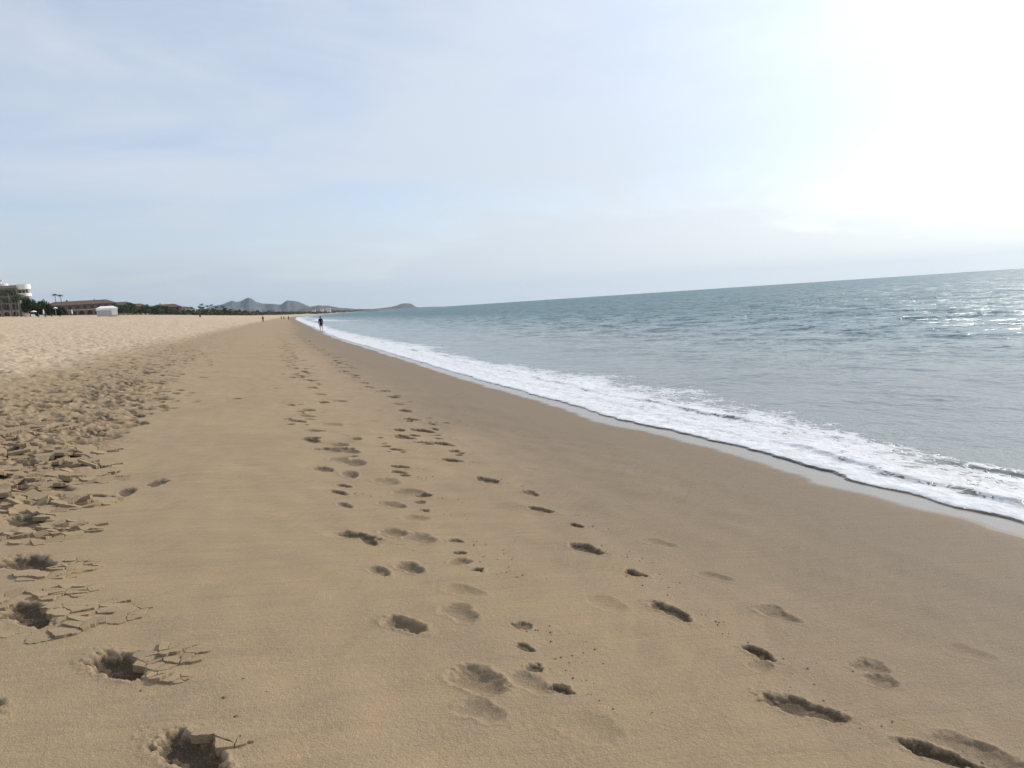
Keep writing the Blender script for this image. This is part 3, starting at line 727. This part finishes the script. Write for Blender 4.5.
def hotel(loc, rz):
    b = empty('beach_hotel', loc, rz)
    FL = 3.15; NF = 4; L = 30.0; DP = 13.0
    base = 1.0
    w = MB(); w.box(-L, -.2, 0.9, DP, -2, base+NF*FL+.2); w.build('wall', M_grey, b)
    pl = MB(); pl.box(-L-.5, 1.2, -3.2, 1.0, -2, base); pl.build('terrace', M_cream, b)
    for k in range(1, NF+1):
        z = base + k*FL
        s = MB(); s.box(-L, -.4, -1.5, .88, z-.28, z); s.build('balcony_slab', M_grey, b)
        if k < NF:
            rl = MB(); rl.box(-L, -.4, -1.5, -1.38, z+.86, z+.95)
            for q in range(75): rl.box(-L+q*.4, -L+q*.4+.05, -1.47, -1.41, z, z+.86)
            rl.build('balcony_railing', M_wood, b)
    ar = MB(); arch_wall(ar, -L, -.5, -1.1, base, base+FL-.3, 9, 2.2, 2.5); ar.build('arcade', M_grey, b)
    for k in range(10):
        x = -L + .3 + k*(L-.9)/9
        c = MB(); c.box(x-.22, x+.22, -1.36, -.95, base+FL, base+NF*FL-.29); c.build('column', M_grey, b)
    for f in range(NF):
        for k in range(9):
            x = -L + 1.0 + k*3.25
            fr = MB(); z = base+f*FL+.25
            fr.box(x, x+2.1, .80, .897, z+2.15, z+2.25); fr.box(x, x+.08, .80, .897, z, z+2.15); fr.box(x+2.02, x+2.1, .80, .897, z, z+2.15); fr.box(x+1.01, x+1.09, .80, .897, z, z+2.15)
            o = fr.build('window', M_cream, b)
            g = MB(); g.box(x+.08, x+2.02, .84, .885, z, z+2.15); g.build('pane', M_glass, o)
    rf = MB(); rf.box(-L-.4, -.6, -1.7, DP+.3, base+NF*FL+.2, base+NF*FL+.55)
    rf.box(-L-.4, -.6, -1.7, -1.4, base+NF*FL+.55, base+NF*FL+1.5); rf.build('roof', M_grey, b)
    # white drum of curved balconies on the corner
    cx, cy, rr = 1.9, 1.5, 3.0
    dr = MB(); dr.lathe([(2.0, -2), (2.0, base+NF*FL+.9)], 24, cx, cy); dr.build('corner_tower', M_cream, b)
    for k in range(2, NF+1):
        z = base+k*FL
        s = MB(); s.lathe([(1.9, z-.32), (rr, z-.32), (rr, z+(1.05 if k < NF else 1.9)), (rr-.16, z+(1.05 if k < NF else 1.9)), (rr-.16, z), (1.9, z)], 28, cx, cy)
        s.build('curved_balcony', M_white, b)
    for k in range(1, NF):
        z = base+k*FL
        for a in (-2.2, -1.5, -.8, -.1):
            g = MB(); g.lathe([(2.04, z+.1), (2.04, z+2.4)], 6, cx, cy, a-.26, a+.26)
            g.build('window', M_glass, b)
        for a in (-2.6, -1.57, -.5): c = MB(); c.box(cx+math.cos(a)*2.8-.12, cx+math.cos(a)*2.8+.12, cy+math.sin(a)*2.8-.12, cy+math.sin(a)*2.8+.12, z, z+FL-.33)
        c.build('post', M_white, b)
    # penthouse set back on the roof
    zt = base+NF*FL+.56
    p = MB(); p.box(-L, -6.2, 1.5, 9, zt, zt+3.3); p.build('penthouse', M_white, b)
    pr = MB(); pr.box(-L-.3, -5.6, .6, 9.4, zt+3.31, zt+3.7); pr.lathe([(2.6, zt+.2), (2.6, zt+2.0), (2.42, zt+2.0), (2.42, zt+.2)], 24, -6.1, 2.4); pr.build('penthouse_balcony', M_white, b)
    for q in range(5):
        g = MB(); g.box(-27+q*3.6, -25+q*3.6, 1.43, 1.497, zt+.5, zt+2.6); g.build('window', M_glass, b)
    ch = MB(); ch.box(-3.0, -1.0, 3, 5.5, zt, zt+.9); ch.box(-2.8, -1.2, 3.3, 5.2, zt+.9, zt+1.25); ch.build('roof_box', M_wood, b)
    tag(b, 'large hotel with white curved corner balconies and penthouse at the left edge', 'hotel')

def gable(m, x0, x1, y0, y1, z, h, over=.6):
    x0 -= over; x1 += over; y0 -= over; y1 += over; cy = (y0+y1)/2; k = (y1-y0)*.45
    vs = [(x0,y0,z),(x1,y0,z),(x1,y1,z),(x0,y1,z),(x0+k,cy,z+h),(x1-k,cy,z+h),(x0,y0,z-.2),(x1,y0,z-.2),(x1,y1,z-.2),(x0,y1,z-.2)]
    m.add(vs, [(0,1,5,4),(1,2,5),(2,3,4,5),(3,0,4),(6,7,1,0),(7,8,2,1),(8,9,3,2),(9,6,0,3),(9,8,7,6)])
    return m
def house(name, label, loc, rz, L, DP, floors, wall, roofm, roofh, nwin, arcade=0, group=None, flat=False, cat='building', chim=True):
    b = empty(name, loc, rz); FL = 3.0
    w = MB(); w.box(0, L, 0, DP, -2, floors*FL); w.build('wall', wall, b)
    rf = MB()
    if flat: rf.box(-.3, L+.3, -.3, DP+.3, floors*FL+.002, floors*FL+.5); 
    else: gable(rf, 0, L, 0, DP, floors*FL+.21, roofh)
    ro = rf.build('roof', roofm, b)
    if chim and not flat:
        c = MB(); c.box(L*.3, L*.3+.9, DP*.5-.4, DP*.5+.4, floors*FL+.3, floors*FL+roofh+1.0); c.build('chimney', wall, ro)
    if arcade:
        a = MB(); arch_wall(a, 0, L, -2.2, -.5, 2.7, arcade, L/arcade*.66, 2.7); a.build('arcade', wall, b)
        s = MB(); s.box(-.1, L+.1, -2.7, -.01, 2.71, 3.1); s.build('terrace_slab', M_cream, b)
    for f in range(floors):
        for k in range(nwin):
            x = L*(k+.5)/nwin; z = f*FL+.6; ww = min(1.7, L/nwin*.6)
            fr = MB(); fr.box(x-ww/2-.1, x+ww/2+.1, -.08, -.005, z-.1, z+1.85)
            o = fr.build('window', M_wood, b)
            g = MB(); g.box(x-ww/2, x+ww/2, -.12, -.083, z, z+1.75); g.build('pane', M_glass, o)
    tag(b, label, cat, group)
    return b

FACE = R(-13)     # facades turn towards the water and the camera
hx, hy, hz = P(-15.62, 412)
hotel((hx, hy, hz-1.2), R(14))
RZ = R(12)
house('resort_building', 'long low resort building with red brown tiled roof and arches', P(-14.35, 560, -.3), RZ, 40, 12, 2, M_brown, M_tile, 2.6, 10, arcade=9)
house('resort_wing', 'brown resort wing under a flatter tiled roof behind the white pavilion', P(-11.45, 600, 0), RZ, 24, 11, 2, M_grey, M_tile, 2.2, 6, arcade=0, cat='building')
house('roof_pavilion_building', 'small villa with faded tile roof beside the dense trees', P(-9.75, 640, -.5), RZ, 15, 10, 2, M_cream, M_tile, 2.4, 4)
house('roof_villa', 'far villa with a rusty roof showing between dark trees', P(-8.2, 680, -.8), RZ, 22, 10, 2, M_brown, M_tile, 2.6, 4)
house('white_villa', 'white two storey villa with tiled roof, leftmost of the far white villas', P(-6.75, 820, -.6), RZ, 14, 10, 2, M_white, M_tile, 2.4, 3)
house('white_villa', 'narrow white villa with tiled roof, middle one of the far white villas', P(-6.15, 850, -.6), RZ, 10, 10, 2, M_white, M_tile, 2.2, 3)
house('flat_roofed_villa', 'flat roofed bright white villa, lowest of the far white villas', P(-5.5, 780, -.3), RZ, 8, 9, 1, M_white, M_white, .4, 3, flat=True)

def palapa(loc, r, h, label):
    b = empty('palapa', loc)
    t = MB(); t.lathe([(r, h*.55), (r*.96, h*.60), (r*.55, h*.82), (.12, h), (.0, h+.02)], 22); t.lathe([(r, h*.55), (r*.9, h*.54), (0, h*.9)], 22)
    t.build('thatch_roof', M_thatch, b)
    for k in range(6):
        a = k*math.pi/3; p = MB(); p.ring([(math.cos(a)*r*.8, math.sin(a)*r*.8, -.5), (math.cos(a)*r*.8, math.sin(a)*r*.8, h*.6)], [.14, .12], 8); p.build('post', M_wood, b)
    tag(b, label, 'palapa')
palapa(P(-11.5, 590), 4.0, 11.0, 'pale thatched cone roof rising beside the tiled roofs')

def pavilion(loc, rz, L, W_, h):
    b = empty('event_tent', loc, rz)
    r_ = MB(); r_.box(-.2, L+.2, -.2, W_+.2, h, h+.9, .0); r_.add([(-.2,-.2,h+.9),(L+.2,-.2,h+.9),(L+.2,W_+.2,h+.9),(-.2,W_+.2,h+.9),(1.5,W_/2,h+1.7),(L-1.5,W_/2,h+1.7)], [(0,1,5,4),(1,2,5),(2,3,4,5),(3,0,4)]); r_.build('canopy', M_canvas, b)
    s = MB()
    for k in range(6):
        x = L*(k+.12)/6; s.box(x, x+L/6*.72, .02, .08, .0, h-.05)
    s.build('side_curtain', plain('translucent_sheet', (.46, .50, .50), .5, .1, .5), b)
    s = MB(); s.box(.05, L-.05, W_-.1, W_-.04, -1, h-.05); s.build('back_curtain', M_canvas, b)
    for k in range(7):
        for y in (0, W_-.2):
            p = MB(); x = (L-.2)*k/6; p.box(x, x+.18, y-.06, y+.015, -1, h-.002); p.build('post', M_metal, b)
    p = MB(); p.box(L-2.2, L, -.5, -.2, .2, h+.4); p.build('end_panel', M_canvas, b)
    tag(b, 'white event tent with pale side curtains in front of the resort', 'tent')
pavilion(P(-11.45, 350, .0), RZ, 7.4, 5, 2.3)

def parasol(loc, label, closed=False, h=2.4, r=1.3):
    b = empty('patio_umbrella', loc)
    p = MB(); p.ring([(0,0,-.3),(0,0,h+.1)], [.04,.03], 8); p.build('pole', M_metal, b)
    c = MB()
    if closed: c.lathe([(.06, h*.42), (.20, h*.5), (.17, h*.8), (.05, h+.05)], 10)
    else: c.lathe([(r, h-.42), (r*.98, h-.36), (r*.5, h-.12), (0, h+.05)], 8); c.lathe([(r, h-.42), (0, h)], 8)
    c.build('canopy', M_canvas, b)
    tag(b, label, 'umbrella', 'white umbrellas in front of the resort')
parasol(P(-14.95, 300), 'open white umbrella at the foot of the hotel corner', h=2.2, r=1.0)
parasol(P(-14.42, 290), 'closed white umbrella just right of the hotel trees', True, 2.6)
parasol(P(-13.75, 285), 'open white umbrella below the pair of tall palms', h=3.3, r=.7)
parasol(P(-12.85, 290), 'closed white umbrella before the arches of the long resort building', True, 2.6)

# trees about the buildings
spots = [(-15.15, 350, 5.5, 8.2, 'tall dark tree against the hotel corner balconies'),
         (-14.75, 338, 6.5, 6.6, 'dark tree between the hotel and the low resort'),
         (-14.35, 335, 6.5, 5.4, 'dense low tree before the left end of the long roof'),
         (-14.0, 335, 6.0, 4.8, 'low dark tree under the left palm of the tall pair'),
         (-13.55, 340, 5.0, 4.4, 'low dark tree under the right palm of the tall pair')]
for i, (a, d, w, h, lb) in enumerate(spots): tree(P(a, d), w, h, lb, 20+i, M_leaf)
words = ['first', 'second', 'third', 'fourth', 'fifth', 'sixth', 'seventh', 'eighth', 'ninth', 'tenth', 'eleventh', 'twelfth', 'thirteenth', 'fourteenth']
for i in range(12):
    a = -10.45 + i*.27; d = 470 + 9*i
    tree(P(a, d, .2), [8.5, 10, 9, 11, 8, 10][i % 6], [6.0, 7.2, 6.6, 7.0, 7.9, 6.3][i % 6], '%s dark tree from the left in the grove right of the white tent' % words[i], 40+i, M_leaf if i % 3 else M_leaf2, group='grove of dark trees right of the white tent')
for i in range(4):
    tree(P(-7.05+i*.45, 690+15*i, 0), 8, 4.0+.5*(i % 2), '%s low bush tree from the left in front of the far white villas' % words[i], 70+i, M_leaf2, group='low trees before the far villas')
palm(P(-13.68, 540), 12.6, 'tall slim palm, left of the pair standing above the long roof', 1, 1.9, 'pair of tall palms above the resort roof')
palm(P(-13.36, 543), 12.2, 'tall slim palm, right of the pair standing above the long roof', 2, 1.9, 'pair of tall palms above the resort roof')
for i, (a, d, h) in enumerate([(-16.6, 340, 8.5), (-16.1, 346, 9.5), (-15.65, 338, 7.6), (-17.1, 345, 9), (-15.9, 330, 6.2), (-16.85, 333, 6.4)]):
    palm(P(a, d), h, 'palm shading the hotel front, %s from the left' % words[[1, 3, 5, 0, 4, 2][i]], 10+i, 2.9, 'palms in front of the hotel')
for i, (a, d, h) in enumerate([(-5.05, 700, 9), (-4.72, 720, 8), (-4.45, 740, 9), (-4.15, 760, 7.5), (-3.7, 800, 8.5), (-3.5, 820, 7)]):
    palm(P(a, d), h, '%s palm from the left beyond the bright flat roofed villa' % words[i], 30+i, 2.5, 'far palms along the beach top')

# far scrub along the bay: nobody could count it
M_scrub = plain('scrub_leaf', (.060, .062, .036), .9, .4, .02, .1)
m = MB(); r = random.Random(5)
for _ in range(1500):
    y = 650*math.exp(r.random()*2.05); xs = -52 - 130*r.random()**1.4
    if y > 2500: xs = -30 - 200*r.random()**1.4
    x = xs + float(shift(y))
    if math.degrees(math.atan2(x, y)) < -9.5: continue
    z = gz(x, y); s = r.uniform(2.2, 4.8)*(1+y/6000)
    for _k in range(16):
        p = Vector((x + r.gauss(0, s*.8), y + r.gauss(0, s*.8), z + abs(r.gauss(0, s*.42)) ))
        a = Vector((r.gauss(0, 1), r.gauss(0, 1), r.gauss(0, .7))).normalized(); b = a.cross(Vector((r.gauss(0, 1), r.gauss(0, 1), r.gauss(0, 1)))).normalized(); q = s*r.uniform(.3, .55)
        m.add([p-a*q, p+b*q*.6, p+a*q, p-b*q*.6], [(0, 1, 2, 3)])
tag(m.build('coastal_scrub', M_scrub), 'dark scrub and trees edging the far bay', 'scrub', kind='stuff')
# pale buildings on the shore of the bay
for i, (a, d, L, lb) in enumerate([(3.25, 3600, 22, 'distant white hotel block on the bay, brightest and nearest the water'), (2.85, 3900, 16, 'distant pale block just left of the brightest one on the bay'), (2.3, 3700, 14, 'small distant pale block left of the other two on the bay')]):
    x = d*math.sin(R(a)); y = d*math.cos(R(a))
    b = empty('distant_block', (x, y, gz(x, y)+12-2*i), R(-8))
    w = MB(); w.box(0, L, 0, 9, -14, 9-1.5*i); w.build('wall', M_white, b)
    w = MB()
    for f in range(2): w.box(2, L-2, -.4, -.05, 1.2+f*3.2, 2.2+f*3.2)
    w.build('window_band', M_glass, b)
    tag(b, lb, 'building', 'pale buildings across the bay')

# bird ----------------------------------------------------------------------
def gull(loc, rz):
    b = empty('seagull', loc, rz)
    body = MB(); body.ring([(-.24,0,0),(-.16,0,.01),(-.02,0,.0),(.10,0,.015),(.17,0,.03),(.22,0,.03),(.27,0,.02)], [.008,.035,.062,.055,.034,.032,.006], 10)
    body.add([(-.22,.0,.01),(-.34,.07,.012),(-.34,-.07,.012),(-.22,.0,-.006),(-.34,.07,0),(-.34,-.07,0)], [(0,1,2),(5,4,3),(0,3,4,1),(1,4,5,2),(2,5,3,0)])
    body.build('body', plain('feather_grey', (.30, .30, .31), .8, .1, 8), b, True)
    for s in (-1, 1):
        w = MB(); st = [(.05, .02, .10, .16), (.22, .13, .10, .15), (.42, .12, .03, .11), (.62, .05, -.08, .05)]
        vs = []
        for yy, zz, xf, ch in st: vs += [(xf, s*yy, zz+.008), (xf-ch, s*yy, zz+.003), (xf-ch, s*yy, zz-.003), (xf, s*yy, zz-.008)]
        fs = [(i*4+k, i*4+(k+1) % 4, i*4+4+(k+1) % 4, i*4+4+k) for i in range(3) for k in range(4)] + [(3,2,1,0), (12,13,14,15)]
        w.add(vs, fs); w.build('wing', plain('feather_dark', (.16, .16, .17), .8, .1, 8), b)
    tag(b, 'small dark seabird gliding just above the sea horizon', 'bird')
# people --------------------------------------------------------------------
M_skin = plain('skin', (.36, .22, .15), .6, .05, 10)
M_hair = plain('hair', (.02, .015, .012), .7, .2, 30)
def skinned(name, verts, edges, mat, parent, root=0, sub=2):
    me = bpy.data.meshes.new(name); me.from_pydata([v[:3] for v in verts], edges, [])
    o = bpy.data.objects.new(name, me); col.objects.link(o); o.parent = parent
    md = o.modifiers.new('s', 'SKIN'); md.use_smooth_shade = True
    for i, v in enumerate(verts):
        sv = me.skin_vertices[0].data[i]; sv.radius = (v[3], v[4] if len(v) > 4 else v[3]); sv.use_root = (i == root)
    sb = o.modifiers.new('d', 'SUBSURF'); sb.levels = sub; sb.render_levels = sub
    me.materials.append(mat)
    return o
def person(loc, rz, label, top, bottom, long_coat=True, stride=.22, bare=True, scale=1.0, group=None):
    # a walker seen from behind or in front; +y is the walking direction
    b = empty('person', loc, rz); b.scale = (scale,)*3
    s = stride
    V = [(0,0,.95,.125,.10), (0,.01,1.12,.12,.09), (0,.02,1.30,.15,.10), (0,.02,1.43,.10,.085), (0,.03,1.50,.052,.052), (0,.045,1.56,.062,.07), (0,.05,1.63,.078,.092), (0,.045,1.71,.055,.07),
         (-.17,.02,1.41,.055), (-.24,-.06,1.16,.042), (-.25,.03,.93,.033), (-.245,.07,.84,.026),
         (.17,.02,1.41,.055), (.24,.06,1.16,.042), (.24,.16,.94,.033), (.235,.20,.85,.026),
         (-.09,0,.88,.095), (-.10,s*.5+.04,.50,.062), (-.10,s*.8,.10,.040), (-.105,s*.8+.13,.035,.035),
         (.09,0,.88,.095), (.10,-s*.25+.03,.50,.062), (.10,-s*1.0,.12,.040), (.105,-s*1.0+.11,.045,.035)]
    E = [(0,1),(1,2),(2,3),(3,4),(4,5),(5,6),(6,7),(3,8),(8,9),(9,10),(10,11),(3,12),(12,13),(13,14),(14,15),(0,16),(16,17),(17,18),(18,19),(0,20),(20,21),(21,22),(22,23)]
    body = skinned('body', V, E, M_skin, b)
    # fingers and face details
    for hs, hx, hy, hz in ((-1, -.245, .07, .84), (1, .235, .20, .85)):
        f = MB()
        for q in range(4): f.ring([(hx, hy-.025+q*.017, hz), (hx, hy-.03+q*.02, hz-.06), (hx-hs*.012, hy-.025+q*.02, hz-.10+abs(q-1.5)*.008)], [.010,.009,.006], 6)
        f.ring([(hx, hy+.02, hz+.01), (hx-hs*.03, hy+.05, hz-.03), (hx-hs*.03, hy+.055, hz-.055)], [.011,.010,.007], 6)
        f.build('hand', M_skin, b)
    fc = MB(); fc.ring([(0,.135,1.65),(0,.155,1.615),(0,.14,1.60)], [.008,.014,.008], 6); fc.build('nose', M_skin, b)
    for sx in (-1, 1):
        e = MB(); e.lathe([(0,-.010),(.009,-.006),(.012,0),(.009,.006),(0,.010)], 8, sx*.032, .128); e.build('eye', M_hair, b).location = (0, 0, 1.645)
        e = MB(); e.ring([(sx*.078,.045,1.60),(sx*.090,.04,1.625),(sx*.086,.04,1.66)], [.008,.014,.009], 6); e.build('ear', M_skin, b)
    h = MB(); h.lathe([(.088,-.07),(.098,-.02),(.099,.04),(.085,.09),(.05,.12),(0,.128)], 18, 0, .035); h.build('hair', M_hair, b, True).location = (0, 0, 1.635)
    # jacket: hip, chest, shoulders and sleeves one size over the body
    J = [(0,0,.93,.165 if long_coat else .14,.135), (0,.01,1.12,.15,.12), (0,.02,1.30,.175,.125), (0,.02,1.43,.12,.10), (0,.035,1.50,.075,.075),
         (-.17,.02,1.41,.072), (-.24,-.06,1.16,.060), (-.25,.02,.95,.050), (.17,.02,1.41,.072), (.24,.06,1.16,.060), (.24,.15,.96,.050), (0,0,.76 if long_coat else .88,.185 if long_coat else .14,.15)]
    skinned('jacket', J, [(0,1),(1,2),(2,3),(3,4),(3,5),(5,6),(6,7),(3,8),(8,9),(9,10),(0,11)], top, b)
    T = [(0,0,.93,.13,.11), (-.09,0,.88,.115), (-.10,s*.5+.04,.52,.085), (.09,0,.88,.115), (.10,-s*.25+.03,.52,.085)]
    TE = [(0,1),(1,2),(0,3),(3,4)]
    if not bare: T += [(-.10,s*.8,.14,.065), (.10,-s*1.0,.16,.065)]; TE += [(2,5),(4,6)]
    skinned('trousers' if not bare else 'shorts', T, TE, bottom, b)
    tag(b, label, 'person', group)
    return b
C_black = plain('black_cloth', (.012, .012, .015), .9, .2, 8)
C_navy = plain('navy_cloth', (.02, .025, .04), .9, .2, 8)
C_brown = plain('brown_cloth', (.10, .065, .045), .9, .2, 8)
C_red = plain('faded_red_cloth', (.22, .09, .06), .9, .2, 8)
C_khaki = plain('khaki_cloth', (.20, .16, .11), .9, .2, 8)
def at(x, y, dz=0): return (x, y, gz(x, y)+dz)
person(at(4.52, 92.0, .0), R(8), 'lone person in a black jacket with bare calves walking at the edge of the surf', C_black, C_black, scale=.98)
person(P(-1.13, 225, .0), R(10), 'person in dark brown clothes standing high on the berm', C_brown, C_brown, long_coat=True, stride=.04, bare=False)
person(P(.62, 365, .0), R(0), 'tiny dark figure walking in the swash far up the beach', C_navy, C_black, bare=False, scale=1.05)
person(P(.12, 430, .0), R(20), 'distant figure in faded red, left of a pair walking on the sand', C_red, C_khaki, bare=False, group='distant pair of walkers')
person(P(.30, 432, .0), R(-10), 'distant figure in khaki, right of a pair walking on the sand', C_khaki, C_brown, bare=False, group='distant pair of walkers')
gz0 = 250
bx, by = gz0*math.sin(R(18.45)), gz0*math.cos(R(18.45))
gull((bx, by, EYE + gz0*math.tan(R(.93))), R(60))
# a dark bin standing on the berm top
lx, ly, lz = P(-5.22, 330)
bn = empty('litter_bin', (lx, ly, lz)); q = MB(); q.lathe([(0,-.1),(.26,-.1),(.34,.9),(.36,.9),(.36,.96),(.30,.96),(.24,.1),(0,.1)], 18); q.build('barrel', plain('rusty_metal', (.07,.05,.04), .7, .3, 5), bn)
q = MB(); q.lathe([(.37,.9),(.37,.98),(.18,1.1),(0,1.14)], 18); q.build('lid', M_wood, bn)
tag(bn, 'squat dark barrel bin alone on the pale upper beach', 'bin')

# clods thrown from the fresh footprints
M_clod = plain('damp_sand_clod', (.17, .13, .085), .95, .25, 20)
m = MB(); r = random.Random(9)
def clod(x, y, s):
    z = surf_at(x, y)
    vs = []
    for (a, b, c) in ((1,0,0),(-1,0,0),(0,1,0),(0,-1,0),(0,0,1),(0,0,-1)):
        k = s*r.uniform(.6, 1.2); vs.append((x+a*k, y+b*k, z+s*.25+c*k*.7))
    m.add(vs, [(0,2,4),(2,1,4),(1,3,4),(3,0,4),(2,0,5),(1,2,5),(3,1,5),(0,3,5)])
for cx, cy, size, dep, sh, dk in PRINTS:
    if sh > .75 and cy < 13 and cx > -1.0:
        for _ in range(30):
            k = r.random()**1.5
            clod(cx + .08 + .22*k + r.gauss(0, .045), cy - .08 - .26*k + r.gauss(0, .06), .0018 + .0075*r.random()**4)
for _ in range(150):
    k = r.random(); clod(2.1 - .12*k + r.gauss(0, .07), 2.2 + 2.4*k, .0018+.006*r.random()**4)
for x, y, s in ((-.366, 3.286, .013), (-.314, 3.12, .009), (-.30, 3.45, .006), (-.2, 3.3, .005)): clod(x, y, s)
tag(m.build('sand_clods', M_clod), 'crumbs of damp sand scattered around the fresh footprints', 'sand', kind='stuff')

# ------------------------------------------------------------------ air
mh = bpy.data.materials.new('sea_haze'); mh.use_nodes = True; nt = mh.node_tree
for n in list(nt.nodes):
    if n.type == 'BSDF_PRINCIPLED': nt.nodes.remove(n)
pv = nt.nodes.new('ShaderNodeVolumePrincipled'); pv.inputs['Color'].default_value = (.62, .82, 1, 1)
pv.inputs['Density'].default_value = HAZE; pv.inputs['Anisotropy'].default_value = 0
nt.links.new(pv.outputs[0], nt.nodes['Material Output'].inputs['Volume'])
hb = MB(); hb.box(-14000, 14000, -14000, 14000, -40, 330)
tag(hb.build('haze', mh), 'thin sea haze softening the far mountains', 'haze', kind='stuff')

# ------------------------------------------------------------------ sky and sun
SUN_AZ, SUN_EL = 68.0, 27.0
w = bpy.data.worlds.new('World'); scene.world = w; w.use_nodes = True; nt = w.node_tree
bg = nt.nodes['Background']
sky = nt.nodes.new('ShaderNodeTexSky'); sky.sky_type = 'NISHITA'; sky.sun_disc = False
sky.sun_elevation = R(SUN_EL); sky.sun_rotation = R(SUN_AZ); sky.altitude = 0; sky.air_density = 1.0; sky.dust_density = .6; sky.ozone_density = 1.5
tc = nt.nodes.new('ShaderNodeTexCoord')
sd = (math.sin(R(SUN_AZ))*math.cos(R(SUN_EL)), math.cos(R(SUN_AZ))*math.cos(R(SUN_EL)), math.sin(R(SUN_EL)))
dot = nt.nodes.new('ShaderNodeVectorMath'); dot.operation = 'DOT_PRODUCT'; nt.links.new(tc.outputs['Generated'], dot.inputs[0]); dot.inputs[1].default_value = sd
ang = math_n(nt, 'ARCCOSINE', dot.outputs['Value'])                      # angle from the sun
g1 = math_n(nt, 'EXPONENT', math_n(nt, 'MULTIPLY', math_n(nt, 'POWER', math_n(nt, 'DIVIDE', ang, R(26)), 2.0), -1.0))
g2 = math_n(nt, 'EXPONENT', math_n(nt, 'DIVIDE', ang, -R(38)))
# thin high cloud lit by the sun behind it
sep = nt.nodes.new('ShaderNodeSeparateXYZ'); nt.links.new(tc.outputs['Generated'], sep.inputs[0])
zz = math_n(nt, 'ADD', math_n(nt, 'MAXIMUM', sep.outputs['Z'], 0.0), .16)
cx_ = math_n(nt, 'DIVIDE', sep.outputs['X'], zz); cy_ = math_n(nt, 'DIVIDE', sep.outputs['Y'], zz)
cmb = nt.nodes.new('ShaderNodeCombineXYZ'); nt.links.new(cx_, cmb.inputs[0]); nt.links.new(cy_, cmb.inputs[1])
mp = nt.nodes.new('ShaderNodeMapping'); nt.links.new(cmb.outputs[0], mp.inputs[0]); mp.inputs['Rotation'].default_value = (0, 0, R(28)); mp.inputs['Scale'].default_value = (.55, .75, 1); mp.inputs['Location'].default_value = CLOUD_LOC
c1 = noise(nt, mp.outputs[0], .55, 7, .52, .5)
c2 = noise(nt, mp.outputs[0], 1.9, 6, .55, .9)
cl = math_n(nt, 'ADD', math_n(nt, 'MULTIPLY', c1, .72), math_n(nt, 'MULTIPLY', c2, .28))
cover = remap(nt, cl, .33, .58, 0, 1, True)
lum = math_n(nt, 'ADD', math_n(nt, 'ADD', math_n(nt, 'MULTIPLY', g1, CLOUD[2]), math_n(nt, 'MULTIPLY', g2, CLOUD[1])), CLOUD[0])
lowaway = math_n(nt, 'MULTIPLY', remap(nt, sep.outputs['Z'], .0, .20, .24, 0, True), remap(nt, ang, R(38), R(85), -.7, 1, True))
lum = math_n(nt, 'MULTIPLY', lum, math_n(nt, 'SUBTRACT', 1.0, lowaway))
cc = nt.nodes.new('ShaderNodeVectorMath'); cc.operation = 'SCALE'; cc.inputs[0].default_value = (.90, .99, 1.12); nt.links.new(lum, cc.inputs[3])
veil = math_n(nt, 'ADD', math_n(nt, 'MULTIPLY', cover, .64), .32)
veil = math_n(nt, 'MINIMUM', math_n(nt, 'ADD', veil, remap(nt, sep.outputs['Z'], .0, .14, .42, 0, True)), .97)
warm = math_n(nt, 'MULTIPLY', remap(nt, sep.outputs['Z'], .02, .22, 1, 0, True), remap(nt, ang, R(75), R(20), 0, 1, True))
ccw = mix_c(nt, warm, cc.outputs[0], mix_c(nt, 1.0, cc.outputs[0], (1.0, .93, .80), 'MULTIPLY'))
skys = mix_c(nt, veil, mix_c(nt, 1.0, sky.outputs[0], (1.22, 1.18, 1.27), 'MULTIPLY'), ccw)
nt.links.new(skys, bg.inputs['Color']); bg.inputs['Strength'].default_value = SKY
L = bpy.data.lights.new('sun', 'SUN'); L.energy = SUNP; L.angle = R(2.0); L.color = (1, .93, .82)
so = bpy.data.objects.new('sun', L); col.objects.link(so)
so.rotation_euler = Vector(sd).to_track_quat('Z', 'Y').to_euler(); so.location = (30, 30, 60)

# ------------------------------------------------------------------ camera
F = 769.; ROLL = R(3.79); YAW = R(16.4); PITCH = math.atan(82.4/769)
def ray(u, v):
    c, s = math.cos(ROLL), math.sin(ROLL); a = u*c + v*s; b = -u*s + v*c
    cp, sp = math.cos(PITCH), math.sin(PITCH); fy = cp + b*sp; fz = -sp + b*cp
    return Vector((a*math.cos(YAW) + fy*math.sin(YAW), -a*math.sin(YAW) + fy*math.cos(YAW), fz))
fwd = ray(0, 0); right = (ray(1, 0)-fwd).normalized(); upv = (ray(0, 1)-fwd).normalized()
cam = bpy.data.cameras.new('camera'); cam.lens = F/1024*36; cam.sensor_width = 36; cam.clip_end = 60000; cam.clip_start = .05
co_ = bpy.data.objects.new('camera', cam); col.objects.link(co_)
mat = Matrix((right, upv, -fwd.normalized())).transposed().to_4x4(); mat.translation = (0, 0, EYE)
co_.matrix_world = mat
scene.camera = co_
vs = scene.view_settings; vs.view_transform = 'Standard'; vs.look = 'None'; vs.gamma = 1; vs.exposure = EXPO
try: vs.use_curve_mapping = False
except Exception: pass
scene.cycles.volume_bounces = 0
scene.cycles.max_bounces = 6
